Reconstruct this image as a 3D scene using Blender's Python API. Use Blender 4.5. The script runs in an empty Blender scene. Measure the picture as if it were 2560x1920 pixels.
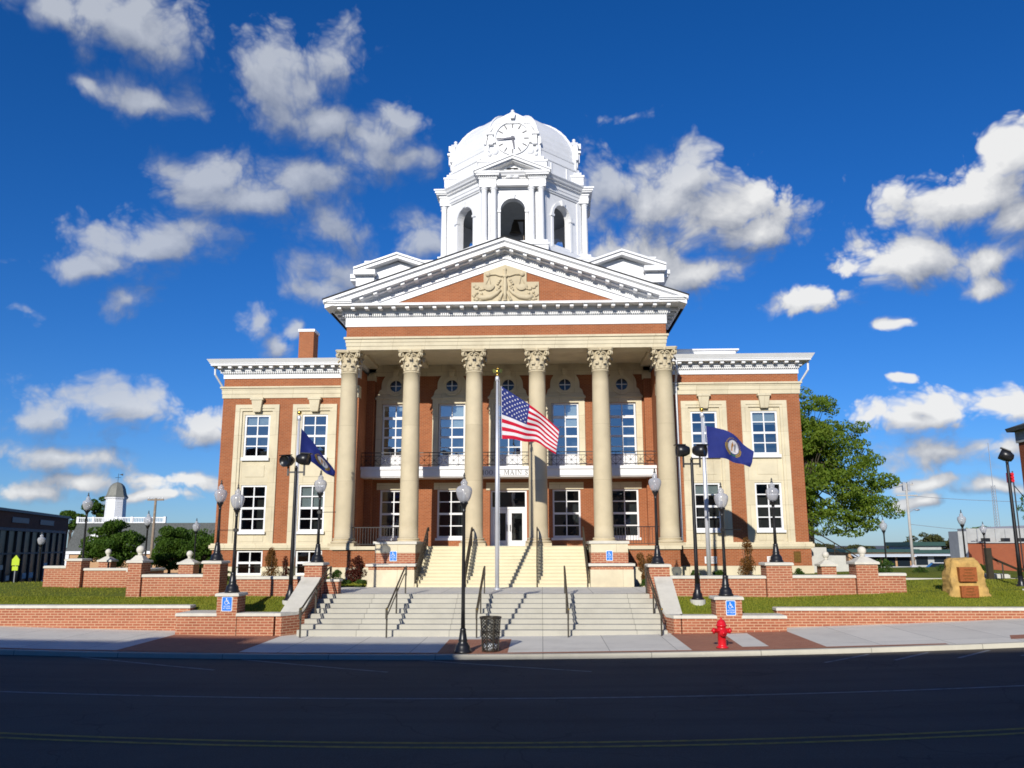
import bpy, bmesh, math, random
from mathutils import Vector, Matrix, noise
random.seed(11)
PI = math.pi
sc = bpy.context.scene
COL = sc.collection

# ------------------------------------------------------------------ mesh kit
class MB:
    def __init__(s):
        s.v = []; s.f = []; s.m = []; s.s = []; s.xf = None; s.mi = 0; s.sm = False
    def V(s, p):
        p = Vector(p)
        if s.xf is not None: p = s.xf(p) if callable(s.xf) else s.xf @ p
        s.v.append(p); return len(s.v) - 1
    def F(s, idx):
        s.f.append(idx); s.m.append(s.mi); s.s.append(s.sm)
    def face(s, pts): s.F([s.V(p) for p in pts])
    def box(s, x0, x1, y0, y1, z0, z1):
        i = [s.V(p) for p in ((x0,y0,z0),(x1,y0,z0),(x1,y1,z0),(x0,y1,z0),(x0,y0,z1),(x1,y0,z1),(x1,y1,z1),(x0,y1,z1))]
        for q in ((0,1,5,4),(1,2,6,5),(2,3,7,6),(3,0,4,7),(4,5,6,7),(3,2,1,0)): s.F([i[k] for k in q])
    def hexa(s, b, t):
        i = [s.V(p) for p in list(b) + list(t)]
        for q in ((0,1,5,4),(1,2,6,5),(2,3,7,6),(3,0,4,7),(4,5,6,7),(3,2,1,0)): s.F([i[k] for k in q])
    def prism(s, pts, y0, y1):                      # XZ outline pushed along Y
        n = len(pts)
        a = [s.V((x, y0, z)) for x, z in pts]; b = [s.V((x, y1, z)) for x, z in pts]
        s.F(a); s.F(b[::-1])
        for k in range(n): s.F([a[k], b[k], b[(k+1) % n], a[(k+1) % n]])
    def plan(s, pts, z0, z1):                       # XY outline raised along Z (z may be per point)
        n = len(pts)
        g = lambda z, k: z[k] if isinstance(z, (list, tuple)) else z
        a = [s.V((p[0], p[1], g(z0, k))) for k, p in enumerate(pts)]; b = [s.V((p[0], p[1], g(z1, k))) for k, p in enumerate(pts)]
        s.F(a[::-1]); s.F(b)
        for k in range(n): s.F([a[k], a[(k+1) % n], b[(k+1) % n], b[k]])
    def side(s, pts, x0, x1):                       # YZ outline pushed along X
        n = len(pts)
        a = [s.V((x0, y, z)) for y, z in pts]; b = [s.V((x1, y, z)) for y, z in pts]
        s.F(a); s.F(b[::-1])
        for k in range(n): s.F([a[k], b[k], b[(k+1) % n], a[(k+1) % n]])
    def rows(s, rows, close=False):
        ix = [[s.V(p) for p in r] for r in rows]
        for a, b in zip(ix, ix[1:]):
            n = len(a)
            for k in range(n if close else n - 1): s.F([a[k], a[(k+1) % n], b[(k+1) % n], b[k]])
        return ix
    def lathe(s, prof, cx=0, cy=0, n=20, rot=0.0, caps=True, axis='z', c0=(0,0,0)):
        R = []
        for r, z in prof:
            R.append([(cx + r*math.cos(rot + 2*PI*k/n), cy + r*math.sin(rot + 2*PI*k/n), z) if axis == 'z' else
                      (c0[0] + r*math.cos(2*PI*k/n), c0[1] + z, c0[2] + r*math.sin(2*PI*k/n)) if axis == 'y' else
                      (c0[0] + z, c0[1] + r*math.cos(2*PI*k/n), c0[2] + r*math.sin(2*PI*k/n)) for k in range(n)])
        ix = s.rows(R, True)
        if caps: s.F(ix[0][::-1]); s.F(ix[-1])
    def tube(s, pts, r, n=8, caps=True):
        pts = [Vector(p) for p in pts]; R = []
        up = None
        for k, p in enumerate(pts):
            d = (pts[min(k+1, len(pts)-1)] - pts[max(k-1, 0)])
            d = d.normalized() if d.length > 1e-9 else Vector((0,0,1))
            if up is None: up = Vector((0,0,1)) if abs(d.z) < .9 else Vector((1,0,0))
            a = d.cross(up)
            if a.length < 1e-6: a = d.cross(Vector((0,1,0)))
            a.normalize(); b = a.cross(d).normalized(); up = b
            rr = r[k] if isinstance(r, (list, tuple)) else r
            R.append([p + a*rr*math.cos(2*PI*j/n) + b*rr*math.sin(2*PI*j/n) for j in range(n)])
        ix = s.rows(R, True)
        if caps: s.F(ix[0][::-1]); s.F(ix[-1])
    def ball(s, c, r, n=14, m=9):
        r = (r, r, r) if not isinstance(r, (list, tuple)) else r
        s.rows([[(c[0] + r[0]*math.sin(PI*i/m)*math.cos(2*PI*k/n), c[1] + r[1]*math.sin(PI*i/m)*math.sin(2*PI*k/n), c[2] - r[2]*math.cos(PI*i/m)) for k in range(n)] for i in range(m+1)], True)
    def poly_y(s, pts, y):                          # flat XZ polygon facing -Y
        s.face([(x, y, z) for x, z in pts])
    def build(s, name, mats, parent=None, label=None, fix=True):
        me = bpy.data.meshes.new(name)
        off = wloc(parent)
        me.from_pydata([tuple(v - off) for v in s.v], [], s.f)
        mats = mats if isinstance(mats, (list, tuple)) else [mats]
        for m in mats: me.materials.append(m)
        me.polygons.foreach_set('material_index', s.m)
        me.polygons.foreach_set('use_smooth', s.s)
        if fix:
            bm = bmesh.new(); bm.from_mesh(me); bmesh.ops.recalc_face_normals(bm, faces=bm.faces); bm.to_mesh(me); bm.free()
        me.update()
        o = bpy.data.objects.new(name, me); COL.objects.link(o)
        if parent is not None: o.parent = parent
        if label: o['label'] = label
        return o

def wloc(o):
    v = Vector((0,0,0))
    while o is not None: v = v + o.location; o = o.parent
    return v
def tag(o, label, cat, group=None):
    o['label'] = label; o['category'] = cat
    if group: o['group'] = group
    return o
def thing(name, label, cat, loc=(0,0,0), group=None):
    o = bpy.data.objects.new(name, None); COL.objects.link(o); o.location = loc
    o.empty_display_size = .2
    return tag(o, label, cat, group)
def struct(o, kind='structure'): o['kind'] = kind; return o
KIDS = {}
def dup(root, loc, label=None, rz=0.0, group=None, scale=None):
    def cp(o, par):
        c = o.copy(); COL.objects.link(c); c.parent = par
        for ch in [x for x in COL.objects if x.parent == o]: cp(ch, c)
        return c
    r = cp(root, None); r.location = loc; r.rotation_euler = (0, 0, rz)
    if label: r['label'] = label
    if group: r['group'] = group
    if scale: r.scale = scale
    return r

# ------------------------------------------------------------------ materials
def nt(name):
    m = bpy.data.materials.new(name); m.use_nodes = True
    n = m.node_tree.nodes; l = m.node_tree.links
    return m, n, l, n['Principled BSDF']
def mth(n, l, op, a, b=None, c=None, clamp=False):
    k = n.new('ShaderNodeMath'); k.operation = op; k.use_clamp = clamp
    for i, x in enumerate((a, b, c)):
        if x is None: continue
        if isinstance(x, (int, float)): k.inputs[i].default_value = x
        else: l.new(x, k.inputs[i])
    return k.outputs[0]
def vm(n, l, op, a, b):
    k = n.new('ShaderNodeVectorMath'); k.operation = op
    for i, x in enumerate((a, b)):
        if x is None: continue
        if isinstance(x, (tuple, list)): k.inputs[i].default_value = x
        else: l.new(x, k.inputs[i])
    return k
def mixc(n, l, fac, a, b, blend='MIX'):
    k = n.new('ShaderNodeMix'); k.data_type = 'RGBA'; k.blend_type = blend
    for s, x in ((k.inputs[0], fac), (k.inputs[6], a), (k.inputs[7], b)):
        if isinstance(x, (int, float)): s.default_value = x
        elif isinstance(x, (tuple, list)): s.default_value = tuple(x) + ((1,) if len(x) == 3 else ())
        else: l.new(x, s)
    return k.outputs[2]
def ntex(n, l, vec, scale, detail=4, rough=.55, dist=0):
    k = n.new('ShaderNodeTexNoise'); k.inputs['Scale'].default_value = scale; k.inputs['Detail'].default_value = detail
    k.inputs['Roughness'].default_value = rough; k.inputs['Distortion'].default_value = dist
    if vec is not None: l.new(vec, k.inputs['Vector'])
    return k.outputs[0]
def ramp(n, l, f, lo, hi):
    k = n.new('ShaderNodeMapRange'); k.inputs[1].default_value = lo; k.inputs[2].default_value = hi; l.new(f, k.inputs[0]); return k.outputs[0]
def bumpn(n, l, h, bs, strength, dist=.01):
    k = n.new('ShaderNodeBump'); k.inputs['Strength'].default_value = strength; k.inputs['Distance'].default_value = dist
    l.new(h, k.inputs['Height']); l.new(k.outputs[0], bs.inputs['Normal'])
def pm(name, col, rough=.6, metal=0, var=.12, scale=2.5, bump=0, bscale=60, spec=.4, stain=None, sscale=.6):
    m, n, l, b = nt(name)
    tc = n.new('ShaderNodeTexCoord').outputs['Object']
    f = ntex(n, l, tc, scale, 6, .6)
    c = mixc(n, l, ramp(n, l, f, .3, .7), [x*(1-var) for x in col], [min(1, x*(1+var)) for x in col])
    if stain:
        f2 = ntex(n, l, tc, sscale, 7, .65)
        c = mixc(n, l, mth(n, l, 'MULTIPLY', ramp(n, l, f2, .52, .75), stain[1], clamp=True), c, stain[0])
    l.new(c, b.inputs['Base Color'])
    b.inputs['Roughness'].default_value = rough; b.inputs['Metallic'].default_value = metal
    b.inputs['Specular IOR Level'].default_value = spec
    if bump: bumpn(n, l, ntex(n, l, tc, bscale, 4, .6), b, bump)
    return m
def brickmat(name, c1, c2, mortar, bw=.22, bh=.075, ms=.011, stain=.25, flat=False, bump=.25):
    m, n, l, b = nt(name)
    tc = n.new('ShaderNodeTexCoord')
    p = n.new('ShaderNodeSeparateXYZ'); l.new(tc.outputs['Object'], p.inputs[0])
    q = n.new('ShaderNodeSeparateXYZ'); l.new(tc.outputs['Normal'], q.inputs[0])
    nx = mth(n, l, 'GREATER_THAN', mth(n, l, 'ABSOLUTE', q.outputs[0]), .72)
    nz = mth(n, l, 'GREATER_THAN', mth(n, l, 'ABSOLUTE', q.outputs[2]), .72)
    u = mth(n, l, 'ADD', mth(n, l, 'MULTIPLY', p.outputs[0], mth(n, l, 'SUBTRACT', 1, nx)), mth(n, l, 'MULTIPLY', p.outputs[1], nx))
    v = mth(n, l, 'ADD', mth(n, l, 'MULTIPLY', p.outputs[2], mth(n, l, 'SUBTRACT', 1, nz)), mth(n, l, 'MULTIPLY', p.outputs[1], nz))
    cx = n.new('ShaderNodeCombineXYZ'); l.new(u, cx.inputs[0]); l.new(v, cx.inputs[1])
    br = n.new('ShaderNodeTexBrick'); l.new(cx.outputs[0], br.inputs['Vector'])
    br.inputs['Color1'].default_value = (*c1, 1); br.inputs['Color2'].default_value = (*c2, 1); br.inputs['Mortar'].default_value = (*mortar, 1)
    br.inputs['Scale'].default_value = 1; br.inputs['Mortar Size'].default_value = ms; br.inputs['Mortar Smooth'].default_value = .2
    br.inputs['Brick Width'].default_value = bw; br.inputs['Row Height'].default_value = bh; br.inputs['Bias'].default_value = -.1
    f = ntex(n, l, tc.outputs['Object'], .8, 7, .65); f2 = ntex(n, l, tc.outputs['Object'], 14, 3, .6)
    c = mixc(n, l, mth(n, l, 'MULTIPLY', ramp(n, l, f, .35, .75), stain, clamp=True), br.outputs[0], [x*.55 for x in c1])
    c = mixc(n, l, mth(n, l, 'MULTIPLY', ramp(n, l, f2, .5, .8), .25, clamp=True), c, [min(1, x*1.35) for x in c2])
    l.new(c, b.inputs['Base Color']); b.inputs['Roughness'].default_value = .85; b.inputs['Specular IOR Level'].default_value = .25
    if bump: bumpn(n, l, mth(n, l, 'SUBTRACT', 1, br.outputs[1]), b, bump, .006)
    return m
def leafmat(name, a, b_, tr=.35):
    m, n, l, b = nt(name)
    tc = n.new('ShaderNodeTexCoord').outputs['Object']
    f = ntex(n, l, tc, 1.1, 4, .7); f2 = ntex(n, l, tc, 9, 2, .6)
    c = mixc(n, l, ramp(n, l, mth(n, l, 'ADD', mth(n, l, 'MULTIPLY', f, .6), mth(n, l, 'MULTIPLY', f2, .4)), .36, .64), a, b_)
    l.new(c, b.inputs['Base Color']); b.inputs['Roughness'].default_value = .6; b.inputs['Specular IOR Level'].default_value = .25
    t = n.new('ShaderNodeBsdfTranslucent'); l.new(mixc(n, l, .5, c, (.9, 1, .2), 'MULTIPLY'), t.inputs[0])
    mx = n.new('ShaderNodeMixShader'); mx.inputs[0].default_value = tr
    l.new(b.outputs[0], mx.inputs[1]); l.new(t.outputs[0], mx.inputs[2]); l.new(mx.outputs[0], n['Material Output'].inputs[0])
    return m
def glassmat(name, refl=.12, tint=(.5,.56,.58)):
    m, n, l, b = nt(name); n.remove(b)
    t = n.new('ShaderNodeBsdfTransparent'); t.inputs[0].default_value = (*tint, 1)
    g = n.new('ShaderNodeBsdfGlossy'); g.inputs['Roughness'].default_value = .015; g.inputs[0].default_value = (.95, .97, 1, 1)
    tc = n.new('ShaderNodeTexCoord').outputs['Object']
    bp = n.new('ShaderNodeBump'); bp.inputs['Strength'].default_value = .25; bp.inputs['Distance'].default_value = .02
    l.new(ntex(n, l, tc, 1.3, 2, .5), bp.inputs['Height']); l.new(bp.outputs[0], g.inputs['Normal'])
    fr = n.new('ShaderNodeFresnel'); fr.inputs[0].default_value = 1.6
    mx = n.new('ShaderNodeMixShader'); l.new(mth(n, l, 'ADD', fr.outputs[0], refl, clamp=True), mx.inputs[0])
    l.new(t.outputs[0], mx.inputs[1]); l.new(g.outputs[0], mx.inputs[2]); l.new(mx.outputs[0], n['Material Output'].inputs[0])
    return m

M = {}
M['brick']   = brickmat('orange_brick', (.275,.078,.027), (.365,.110,.038), (.37,.20,.11), stain=.35)
M['nbrick']  = brickmat('wall_brick', (.31,.098,.052), (.41,.145,.078), (.54,.35,.22), bw=.27, bh=.088, ms=.013, stain=.2, bump=.5)
M['paver']   = brickmat('paving_brick', (.33,.125,.075), (.42,.175,.10), (.36,.24,.17), bw=.2, bh=.1, ms=.009, stain=.3)
def stonemat(name, col, drum=False):
    m = pm(name, col, .8, var=.09, scale=1.2, bump=.12, bscale=30, stain=((.36,.29,.19), .5), sscale=.45)
    n, l = m.node_tree.nodes, m.node_tree.links; b = n['Principled BSDF']; src = b.inputs['Base Color'].links[0].from_socket
    tc = n.new('ShaderNodeTexCoord').outputs['Object']; s = n.new('ShaderNodeSeparateXYZ'); l.new(tc, s.inputs[0])
    if drum:
        k = mth(n, l, 'FLOOR', mth(n, l, 'DIVIDE', mth(n, l, 'ADD', s.outputs[2], .6), 2.72)); xk = mth(n, l, 'FLOOR', mth(n, l, 'DIVIDE', s.outputs[0], 3.14))
        w = n.new('ShaderNodeTexWhiteNoise'); w.noise_dimensions = '2D'; cx = n.new('ShaderNodeCombineXYZ'); l.new(k, cx.inputs[0]); l.new(xk, cx.inputs[1]); l.new(cx.outputs[0], w.inputs[0])
        f = ramp(n, l, w.outputs[0], 0, 1); src = mixc(n, l, mth(n, l, 'MULTIPLY', f, .35), src, (.40,.33,.21))
        fr = mth(n, l, 'FRACT', mth(n, l, 'DIVIDE', mth(n, l, 'ADD', s.outputs[2], .6), 2.72)); src = mixc(n, l, mth(n, l, 'MULTIPLY', mth(n, l, 'LESS_THAN', fr, .006), .4), src, (.22,.18,.12))
    else:
        br = n.new('ShaderNodeTexBrick'); cx = n.new('ShaderNodeCombineXYZ'); l.new(mth(n, l, 'ADD', s.outputs[0], s.outputs[1]), cx.inputs[0]); l.new(s.outputs[2], cx.inputs[1]); l.new(cx.outputs[0], br.inputs['Vector'])
        br.inputs['Scale'].default_value = 1; br.inputs['Brick Width'].default_value = 1.62; br.inputs['Row Height'].default_value = 1.24; br.inputs['Mortar Size'].default_value = .008
        br.inputs['Color1'].default_value = (1,1,1,1); br.inputs['Color2'].default_value = (.88,.87,.85,1); br.inputs['Mortar'].default_value = (.5,.46,.4,1)
        src = mixc(n, l, .8, src, br.outputs[0], 'MULTIPLY')
    l.new(src, b.inputs['Base Color']); return m
M['stone']   = stonemat('limestone', (.645,.572,.405))
M['colst']   = stonemat('column_limestone', (.56,.475,.315), True)
M['stairst'] = pm('stair_limestone', (.66,.59,.40), .8, var=.05, scale=1.6, bump=.1, stain=((.5,.43,.28), .35), sscale=.9)
M['white']   = pm('white_paint', (.74,.74,.74), .45, var=.03, scale=2, stain=((.60,.60,.57), .4), sscale=.8)
M['conc']    = pm('pale_concrete', (.50,.49,.45), .85, var=.1, scale=2.2, bump=.15, bscale=50, stain=((.36,.35,.31), .6), sscale=1.3)
M['cap']     = pm('coping_stone', (.60,.57,.49), .8, var=.08, scale=3, bump=.12, stain=((.45,.42,.34), .5), sscale=1.8)
M['black']   = pm('black_painted_metal', (.012,.012,.013), .35, 0, .2, 6, spec=.5)
M['rail']    = pm('bronze_painted_steel', (.035,.028,.018), .4, 0, .2, 5, spec=.5)
M['gold']    = pm('gilded_metal', (.75,.48,.10), .3, 1, .1)
M['bronze']  = pm('bronze_plaque', (.16,.085,.02), .45, .6, .3, 8)
M['rust']    = pm('rust_bronze_plaque', (.30,.085,.022), .5, .2, .25, 14)
M['alu']     = pm('brushed_aluminium', (.66,.67,.70), .40, .45, .06)
M['red']     = pm('red_enamel', (.60,.012,.02), .3, 0, .12, 5, spec=.5)
M['steel']   = pm('galvanised_steel', (.42,.43,.44), .5, .6, .15)
M['bell']    = pm('dark_bell_bronze', (.06,.045,.03), .45, .5, .2)
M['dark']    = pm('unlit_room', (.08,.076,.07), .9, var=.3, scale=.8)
M['blind']   = pm('window_blind', (.62,.64,.60), .8, var=.05)
M['glass']   = glassmat('window_glass', .16)
M['bglass']  = glassmat('portico_glass', .20, (.6,.68,.72))
M['grey_roof'] = pm('grey_shingles', (.09,.095,.09), .9, var=.3, scale=6, bump=.3, bscale=20)
M['droof']   = pm('dark_roof_edge', (.03,.028,.027), .8)
M['tan']     = brickmat('tan_brick', (.42,.22,.10), (.50,.28,.14), (.45,.33,.2), stain=.2, bump=0)
M['rbrick']  = brickmat('red_brick', (.27,.06,.025), (.33,.08,.03), (.3,.14,.08), stain=.25, bump=0)
M['dbrick']  = brickmat('dark_brick', (.13,.045,.028), (.17,.06,.036), (.15,.08,.05), stain=.3, bump=0)
M['grey']    = pm('grey_render', (.40,.41,.40), .85, var=.1, stain=((.3,.3,.3), .5))
M['green']   = pm('green_metal_roof', (.025,.065,.055), .5, var=.15)
M['wood']    = pm('weathered_pole', (.26,.20,.14), .9, var=.25, scale=5)
M['cpole']   = pm('concrete_pole', (.42,.40,.36), .9, var=.1)
M['boulder'] = pm('golden_sandstone', (.46,.29,.09), .9, var=.3, scale=3.2, bump=.9, bscale=7, stain=((.22,.15,.07), .7), sscale=2.2)
M['bark']    = pm('bark', (.075,.06,.045), .95, var=.3, scale=8, bump=.6, bscale=25)
M['leaf']    = leafmat('tree_leaves', (.09,.18,.018), (.25,.32,.035), .5)
M['leaf2']   = leafmat('dark_leaves', (.045,.11,.014), (.12,.20,.024), .45)
M['olive']   = leafmat('olive_leaves', (.055,.065,.02), (.10,.10,.03), .3)
M['maple']   = leafmat('crimson_leaves', (.05,.010,.008), (.13,.03,.012), .3)
M['rusty']   = leafmat('rusty_leaves', (.14,.06,.015), (.24,.12,.03), .3)
M['shrub']   = leafmat('shrub_leaves', (.035,.08,.012), (.08,.14,.02), .3)
M['grassb']  = leafmat('grass_blades', (.25,.29,.028), (.38,.37,.05), .45)
M['mulch']   = pm('bark_mulch', (.22,.13,.06), .95, var=.35, scale=12, bump=.6)
M['blue']    = pm('sign_blue', (.003,.17,.66), .45, var=.03)
M['signw']   = pm('sign_white', (.75,.8,.85), .5, var=.02)
M['lime']    = pm('fluorescent_yellow', (.42,.55,.015), .5, var=.05)
M['asphalt'] = None
def ntn(n, l, vec, scale):
    k = n.new('ShaderNodeTexNoise'); k.inputs['Scale'].default_value = scale; l.new(vec, k.inputs['Vector']); return k.outputs['Color']
def asphalt():
    m, n, l, b = nt('asphalt')
    tc = n.new('ShaderNodeTexCoord').outputs['Object']
    f = ntex(n, l, tc, .35, 6, .6); g = ntex(n, l, tc, 45, 3, .7)
    c = mixc(n, l, ramp(n, l, f, .3, .7), (.085,.069,.053), (.122,.100,.078))
    c = mixc(n, l, ramp(n, l, g, .45, .75), c, (.15,.14,.12))
    vo = n.new('ShaderNodeTexVoronoi'); vo.feature = 'DISTANCE_TO_EDGE'; vo.inputs['Scale'].default_value = .22
    l.new(vm(n, l, 'ADD', tc, vm(n, l, 'MULTIPLY', vm(n, l, 'SUBTRACT', ntn(n, l, tc, .8), (.5,.5,.5)).outputs[0], (2.2,2.2,0)).outputs[0]).outputs[0], vo.inputs['Vector'])
    crack = mth(n, l, 'LESS_THAN', vo.outputs['Distance'], .004)
    c = mixc(n, l, mth(n, l, 'MULTIPLY', crack, .3), c, (.02,.02,.02))
    sx_ = n.new('ShaderNodeSeparateXYZ'); l.new(tc, sx_.inputs[0])
    lane = ntex(n, l, vm(n, l, 'MULTIPLY', tc, (.04, 1.1, 1)).outputs[0], 1, 3, .6)
    c = mixc(n, l, mth(n, l, 'MULTIPLY', ramp(n, l, lane, .45, .7), .45), c, (.05,.046,.042))
    l.new(c, b.inputs['Base Color']); b.inputs['Roughness'].default_value = .9; b.inputs['Specular IOR Level'].default_value = .2
    bumpn(n, l, g, b, .4, .01); return m
M['asphalt'] = asphalt()
M['lot'] = pm('pale_asphalt', (.14,.14,.135), .9, var=.15, scale=.4, bump=.2)
def lawnmat():
    m, n, l, b = nt('lawn')
    tc = n.new('ShaderNodeTexCoord').outputs['Object']
    f = ntex(n, l, tc, .7, 6, .65); g = ntex(n, l, tc, 22, 4, .7)
    c = mixc(n, l, ramp(n, l, f, .3, .7), (.22,.265,.026), (.35,.35,.045))
    c = mixc(n, l, ramp(n, l, g, .35, .7), [.045,.075,.01], c)
    l.new(c, b.inputs['Base Color']); b.inputs['Roughness'].default_value = .9; b.inputs['Specular IOR Level'].default_value = .1
    bumpn(n, l, g, b, .8, .04); return m
M['lawn'] = lawnmat()
def slabmat(name, col, sx, sy, joint=.012):
    m, n, l, b = nt(name)
    tc = n.new('ShaderNodeTexCoord').outputs['Object']
    br = n.new('ShaderNodeTexBrick'); l.new(tc, br.inputs['Vector']); br.offset = 0
    k = [x*.93 for x in col]
    br.inputs['Color1'].default_value = (*col, 1); br.inputs['Color2'].default_value = (*k, 1); br.inputs['Mortar'].default_value = (*[x*.45 for x in col], 1)
    br.inputs['Scale'].default_value = 1; br.inputs['Mortar Size'].default_value = joint; br.inputs['Brick Width'].default_value = sx; br.inputs['Row Height'].default_value = sy
    f = ntex(n, l, tc, .9, 8, .68); g = ntex(n, l, tc, 30, 3, .6)
    c = mixc(n, l, mth(n, l, 'MULTIPLY', ramp(n, l, f, .45, .75), .55, clamp=True), br.outputs[0], [x*.66 for x in col])
    c = mixc(n, l, mth(n, l, 'MULTIPLY', ramp(n, l, g, .5, .8), .2, clamp=True), c, [min(1, x*1.2) for x in col])
    l.new(c, b.inputs['Base Color']); b.inputs['Roughness'].default_value = .85; b.inputs['Specular IOR Level'].default_value = .25
    bumpn(n, l, g, b, .15, .01); return m
M['walk'] = slabmat('sidewalk_slabs', (.70,.665,.58), 1.9, 3.6)
M['step'] = slabmat('step_slabs', (.46,.44,.375), 3.1, 50, .01)
M['kerb'] = slabmat('kerb_stone', (.55,.52,.43), 3.0, 50, .012)
def globemat():
    m, n, l, b = nt('frosted_globe')
    b.inputs['Base Color'].default_value = (.56,.56,.585,1); b.inputs['Roughness'].default_value = .12; b.inputs['Specular IOR Level'].default_value = .7
    t = n.new('ShaderNodeBsdfTransparent'); t.inputs[0].default_value = (.85,.87,.9,1)
    lw = n.new('ShaderNodeLayerWeight'); lw.inputs[0].default_value = .35
    mx = n.new('ShaderNodeMixShader'); l.new(mth(n, l, 'ADD', mth(n, l, 'MULTIPLY', lw.outputs[1], .5), .45, clamp=True), mx.inputs[0])
    l.new(t.outputs[0], mx.inputs[1]); l.new(b.outputs[0], mx.inputs[2]); l.new(mx.outputs[0], n['Material Output'].inputs[0])
    return m
M['globe'] = globemat()
def cloth(name, col, var=.06):
    m, n, l, b = nt(name)
    tc = n.new('ShaderNodeTexCoord').outputs['Object']
    c = mixc(n, l, ramp(n, l, ntex(n, l, tc, 5, 3), .3, .7), [x*(1-var) for x in col], [min(1, x*(1+var)) for x in col])
    l.new(c, b.inputs['Base Color']); b.inputs['Roughness'].default_value = .75; b.inputs['Specular IOR Level'].default_value = .2
    t = n.new('ShaderNodeBsdfTranslucent'); l.new(c, t.inputs[0])
    mx = n.new('ShaderNodeMixShader'); mx.inputs[0].default_value = .25
    l.new(b.outputs[0], mx.inputs[1]); l.new(t.outputs[0], mx.inputs[2]); l.new(mx.outputs[0], n['Material Output'].inputs[0])
    return m
M['fred'] = cloth('flag_red', (.55,.008,.035)); M['fwhite'] = cloth('flag_white', (.74,.72,.74)); M['fblue'] = cloth('flag_blue', (.025,.038,.19)); M['kblue'] = cloth('state_flag_blue', (.022,.034,.19))
M['kgold'] = cloth('flag_gold', (.42,.27,.03)); M['kgreen'] = cloth('flag_green', (.03,.13,.09)); M['kgrey'] = cloth('flag_grey', (.25,.25,.28)); M['ktan'] = cloth('flag_tan', (.45,.22,.07))

# ------------------------------------------------------------------ camera
PITCH, YAW, ROLL = math.radians(11.03), math.radians(2.0), math.radians(.15)
fw = Vector((-math.sin(YAW)*math.cos(PITCH), math.cos(YAW)*math.cos(PITCH), math.sin(PITCH)))
rt = Vector((math.cos(YAW), math.sin(YAW), 0)); up = rt.cross(fw)
R_ = math.cos(ROLL)*rt - math.sin(ROLL)*up; U_ = math.sin(ROLL)*rt + math.cos(ROLL)*up
cd = bpy.data.cameras.new('camera'); cam = bpy.data.objects.new('camera', cd); COL.objects.link(cam)
cd.sensor_width = 36; cd.lens = 36*1790/2212; cd.clip_start = .1; cd.clip_end = 3000
cam.matrix_world = Matrix(((R_.x, U_.x, -fw.x, 0), (R_.y, U_.y, -fw.y, 0), (R_.z, U_.z, -fw.z, 3.1), (0,0,0,1)))
sc.camera = cam

# ------------------------------------------------------------------ light and sky
SUN_DIR = Vector((.24, 1, -.415)).normalized()
sd = bpy.data.lights.new('sun', 'SUN'); so = bpy.data.objects.new('sun', sd); COL.objects.link(so)
sd.energy = 5.0; sd.angle = math.radians(.53); sd.color = (1, .955, .87)
so.rotation_euler = SUN_DIR.to_track_quat('-Z', 'Y').to_euler(); so.location = (-10, -40, 30)
sc.view_settings.view_transform = 'Standard'; sc.view_settings.look = 'None'
sc.view_settings.exposure = .0; sc.view_settings.gamma = 1; sc.view_settings.use_curve_mapping = False
sc.cycles.max_bounces = 8; sc.cycles.diffuse_bounces = 3; sc.cycles.transparent_max_bounces = 24; sc.cycles.filter_width = 1.7

CLOUDS = [(-0.514,0.55,0.101,0.043),(-0.461,0.534,0.048,0.036),(-0.586,0.543,0.051,0.022),(-0.476,0.482,0.064,0.022),(-0.546,0.484,0.022,0.012),(-0.334,0.514,0.074,0.046),(-0.261,0.549,0.045,0.041),(-0.188,0.503,0.044,0.023),(-0.276,0.489,0.099,0.038),(-0.234,0.455,0.092,0.033),(-0.306,0.42,0.077,0.041),(-0.38,0.386,0.069,0.032),(-0.415,0.356,0.067,0.026),(-0.477,0.327,0.091,0.023),(-0.532,0.3,0.052,0.016),(-0.265,0.377,0.07,0.038),(-0.246,0.33,0.069,0.033),(-0.272,0.304,0.046,0.022),(-0.406,0.415,0.057,0.029),(-0.144,0.367,0.042,0.031),(-0.169,0.461,0.037,0.017),(0.087,0.425,0.055,0.047),(0.139,0.406,0.09,0.05),(0.218,0.384,0.1,0.049),(0.198,0.433,0.048,0.033),(0.137,0.348,0.123,0.044),(0.26,0.359,0.057,0.032),(0.096,0.323,0.094,0.022),(0.192,0.317,0.08,0.027),(0.504,0.358,0.078,0.044),(0.543,0.387,0.046,0.033),(0.43,0.307,0.079,0.033),(0.515,0.293,0.05,0.024),(0.328,0.273,0.054,0.022),(0.499,0.267,0.045,0.014),(0.54,0.331,0.04,0.038),(0.366,0.305,0.033,0.021),(-0.484,0.267,0.033,0.02),(-0.341,0.264,0.023,0.029),(-0.318,0.237,0.022,0.022),(-0.582,0.248,0.024,0.012),(0.122,0.504,0.044,0.011),(0.409,0.236,0.019,0.009),(-0.514,0.152,0.096,0.027),(-0.548,0.138,0.054,0.021),(-0.4,0.142,0.058,0.026),(-0.531,0.094,0.074,0.016),(-0.409,0.069,0.063,0.016),(-0.549,0.057,0.058,0.014),(-0.507,0.068,0.035,0.015),(-0.442,0.053,0.062,0.008),(0.437,0.138,0.076,0.024),(0.499,0.14,0.044,0.02),(0.455,0.092,0.074,0.02),(0.507,0.094,0.043,0.016),(0.413,0.177,0.013,0.007),(0.431,0.064,0.04,0.01),(0.42,0.047,0.025,0.009),(0.49,0.054,0.043,0.008),(-0.558,0.024,0.068,0.007),(-0.298,0.257,0.017,0.016),(-0.349,0.395,0.069,0.027),(-0.449,0.341,0.066,0.022),(-0.279,0.435,0.078,0.03),(-0.217,0.474,0.068,0.028),(-0.505,0.312,0.058,0.017),(-0.321,0.489,0.073,0.03),(-0.482,0.539,0.066,0.028)]
w = bpy.data.worlds.new('World'); sc.world = w; w.use_nodes = True
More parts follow.
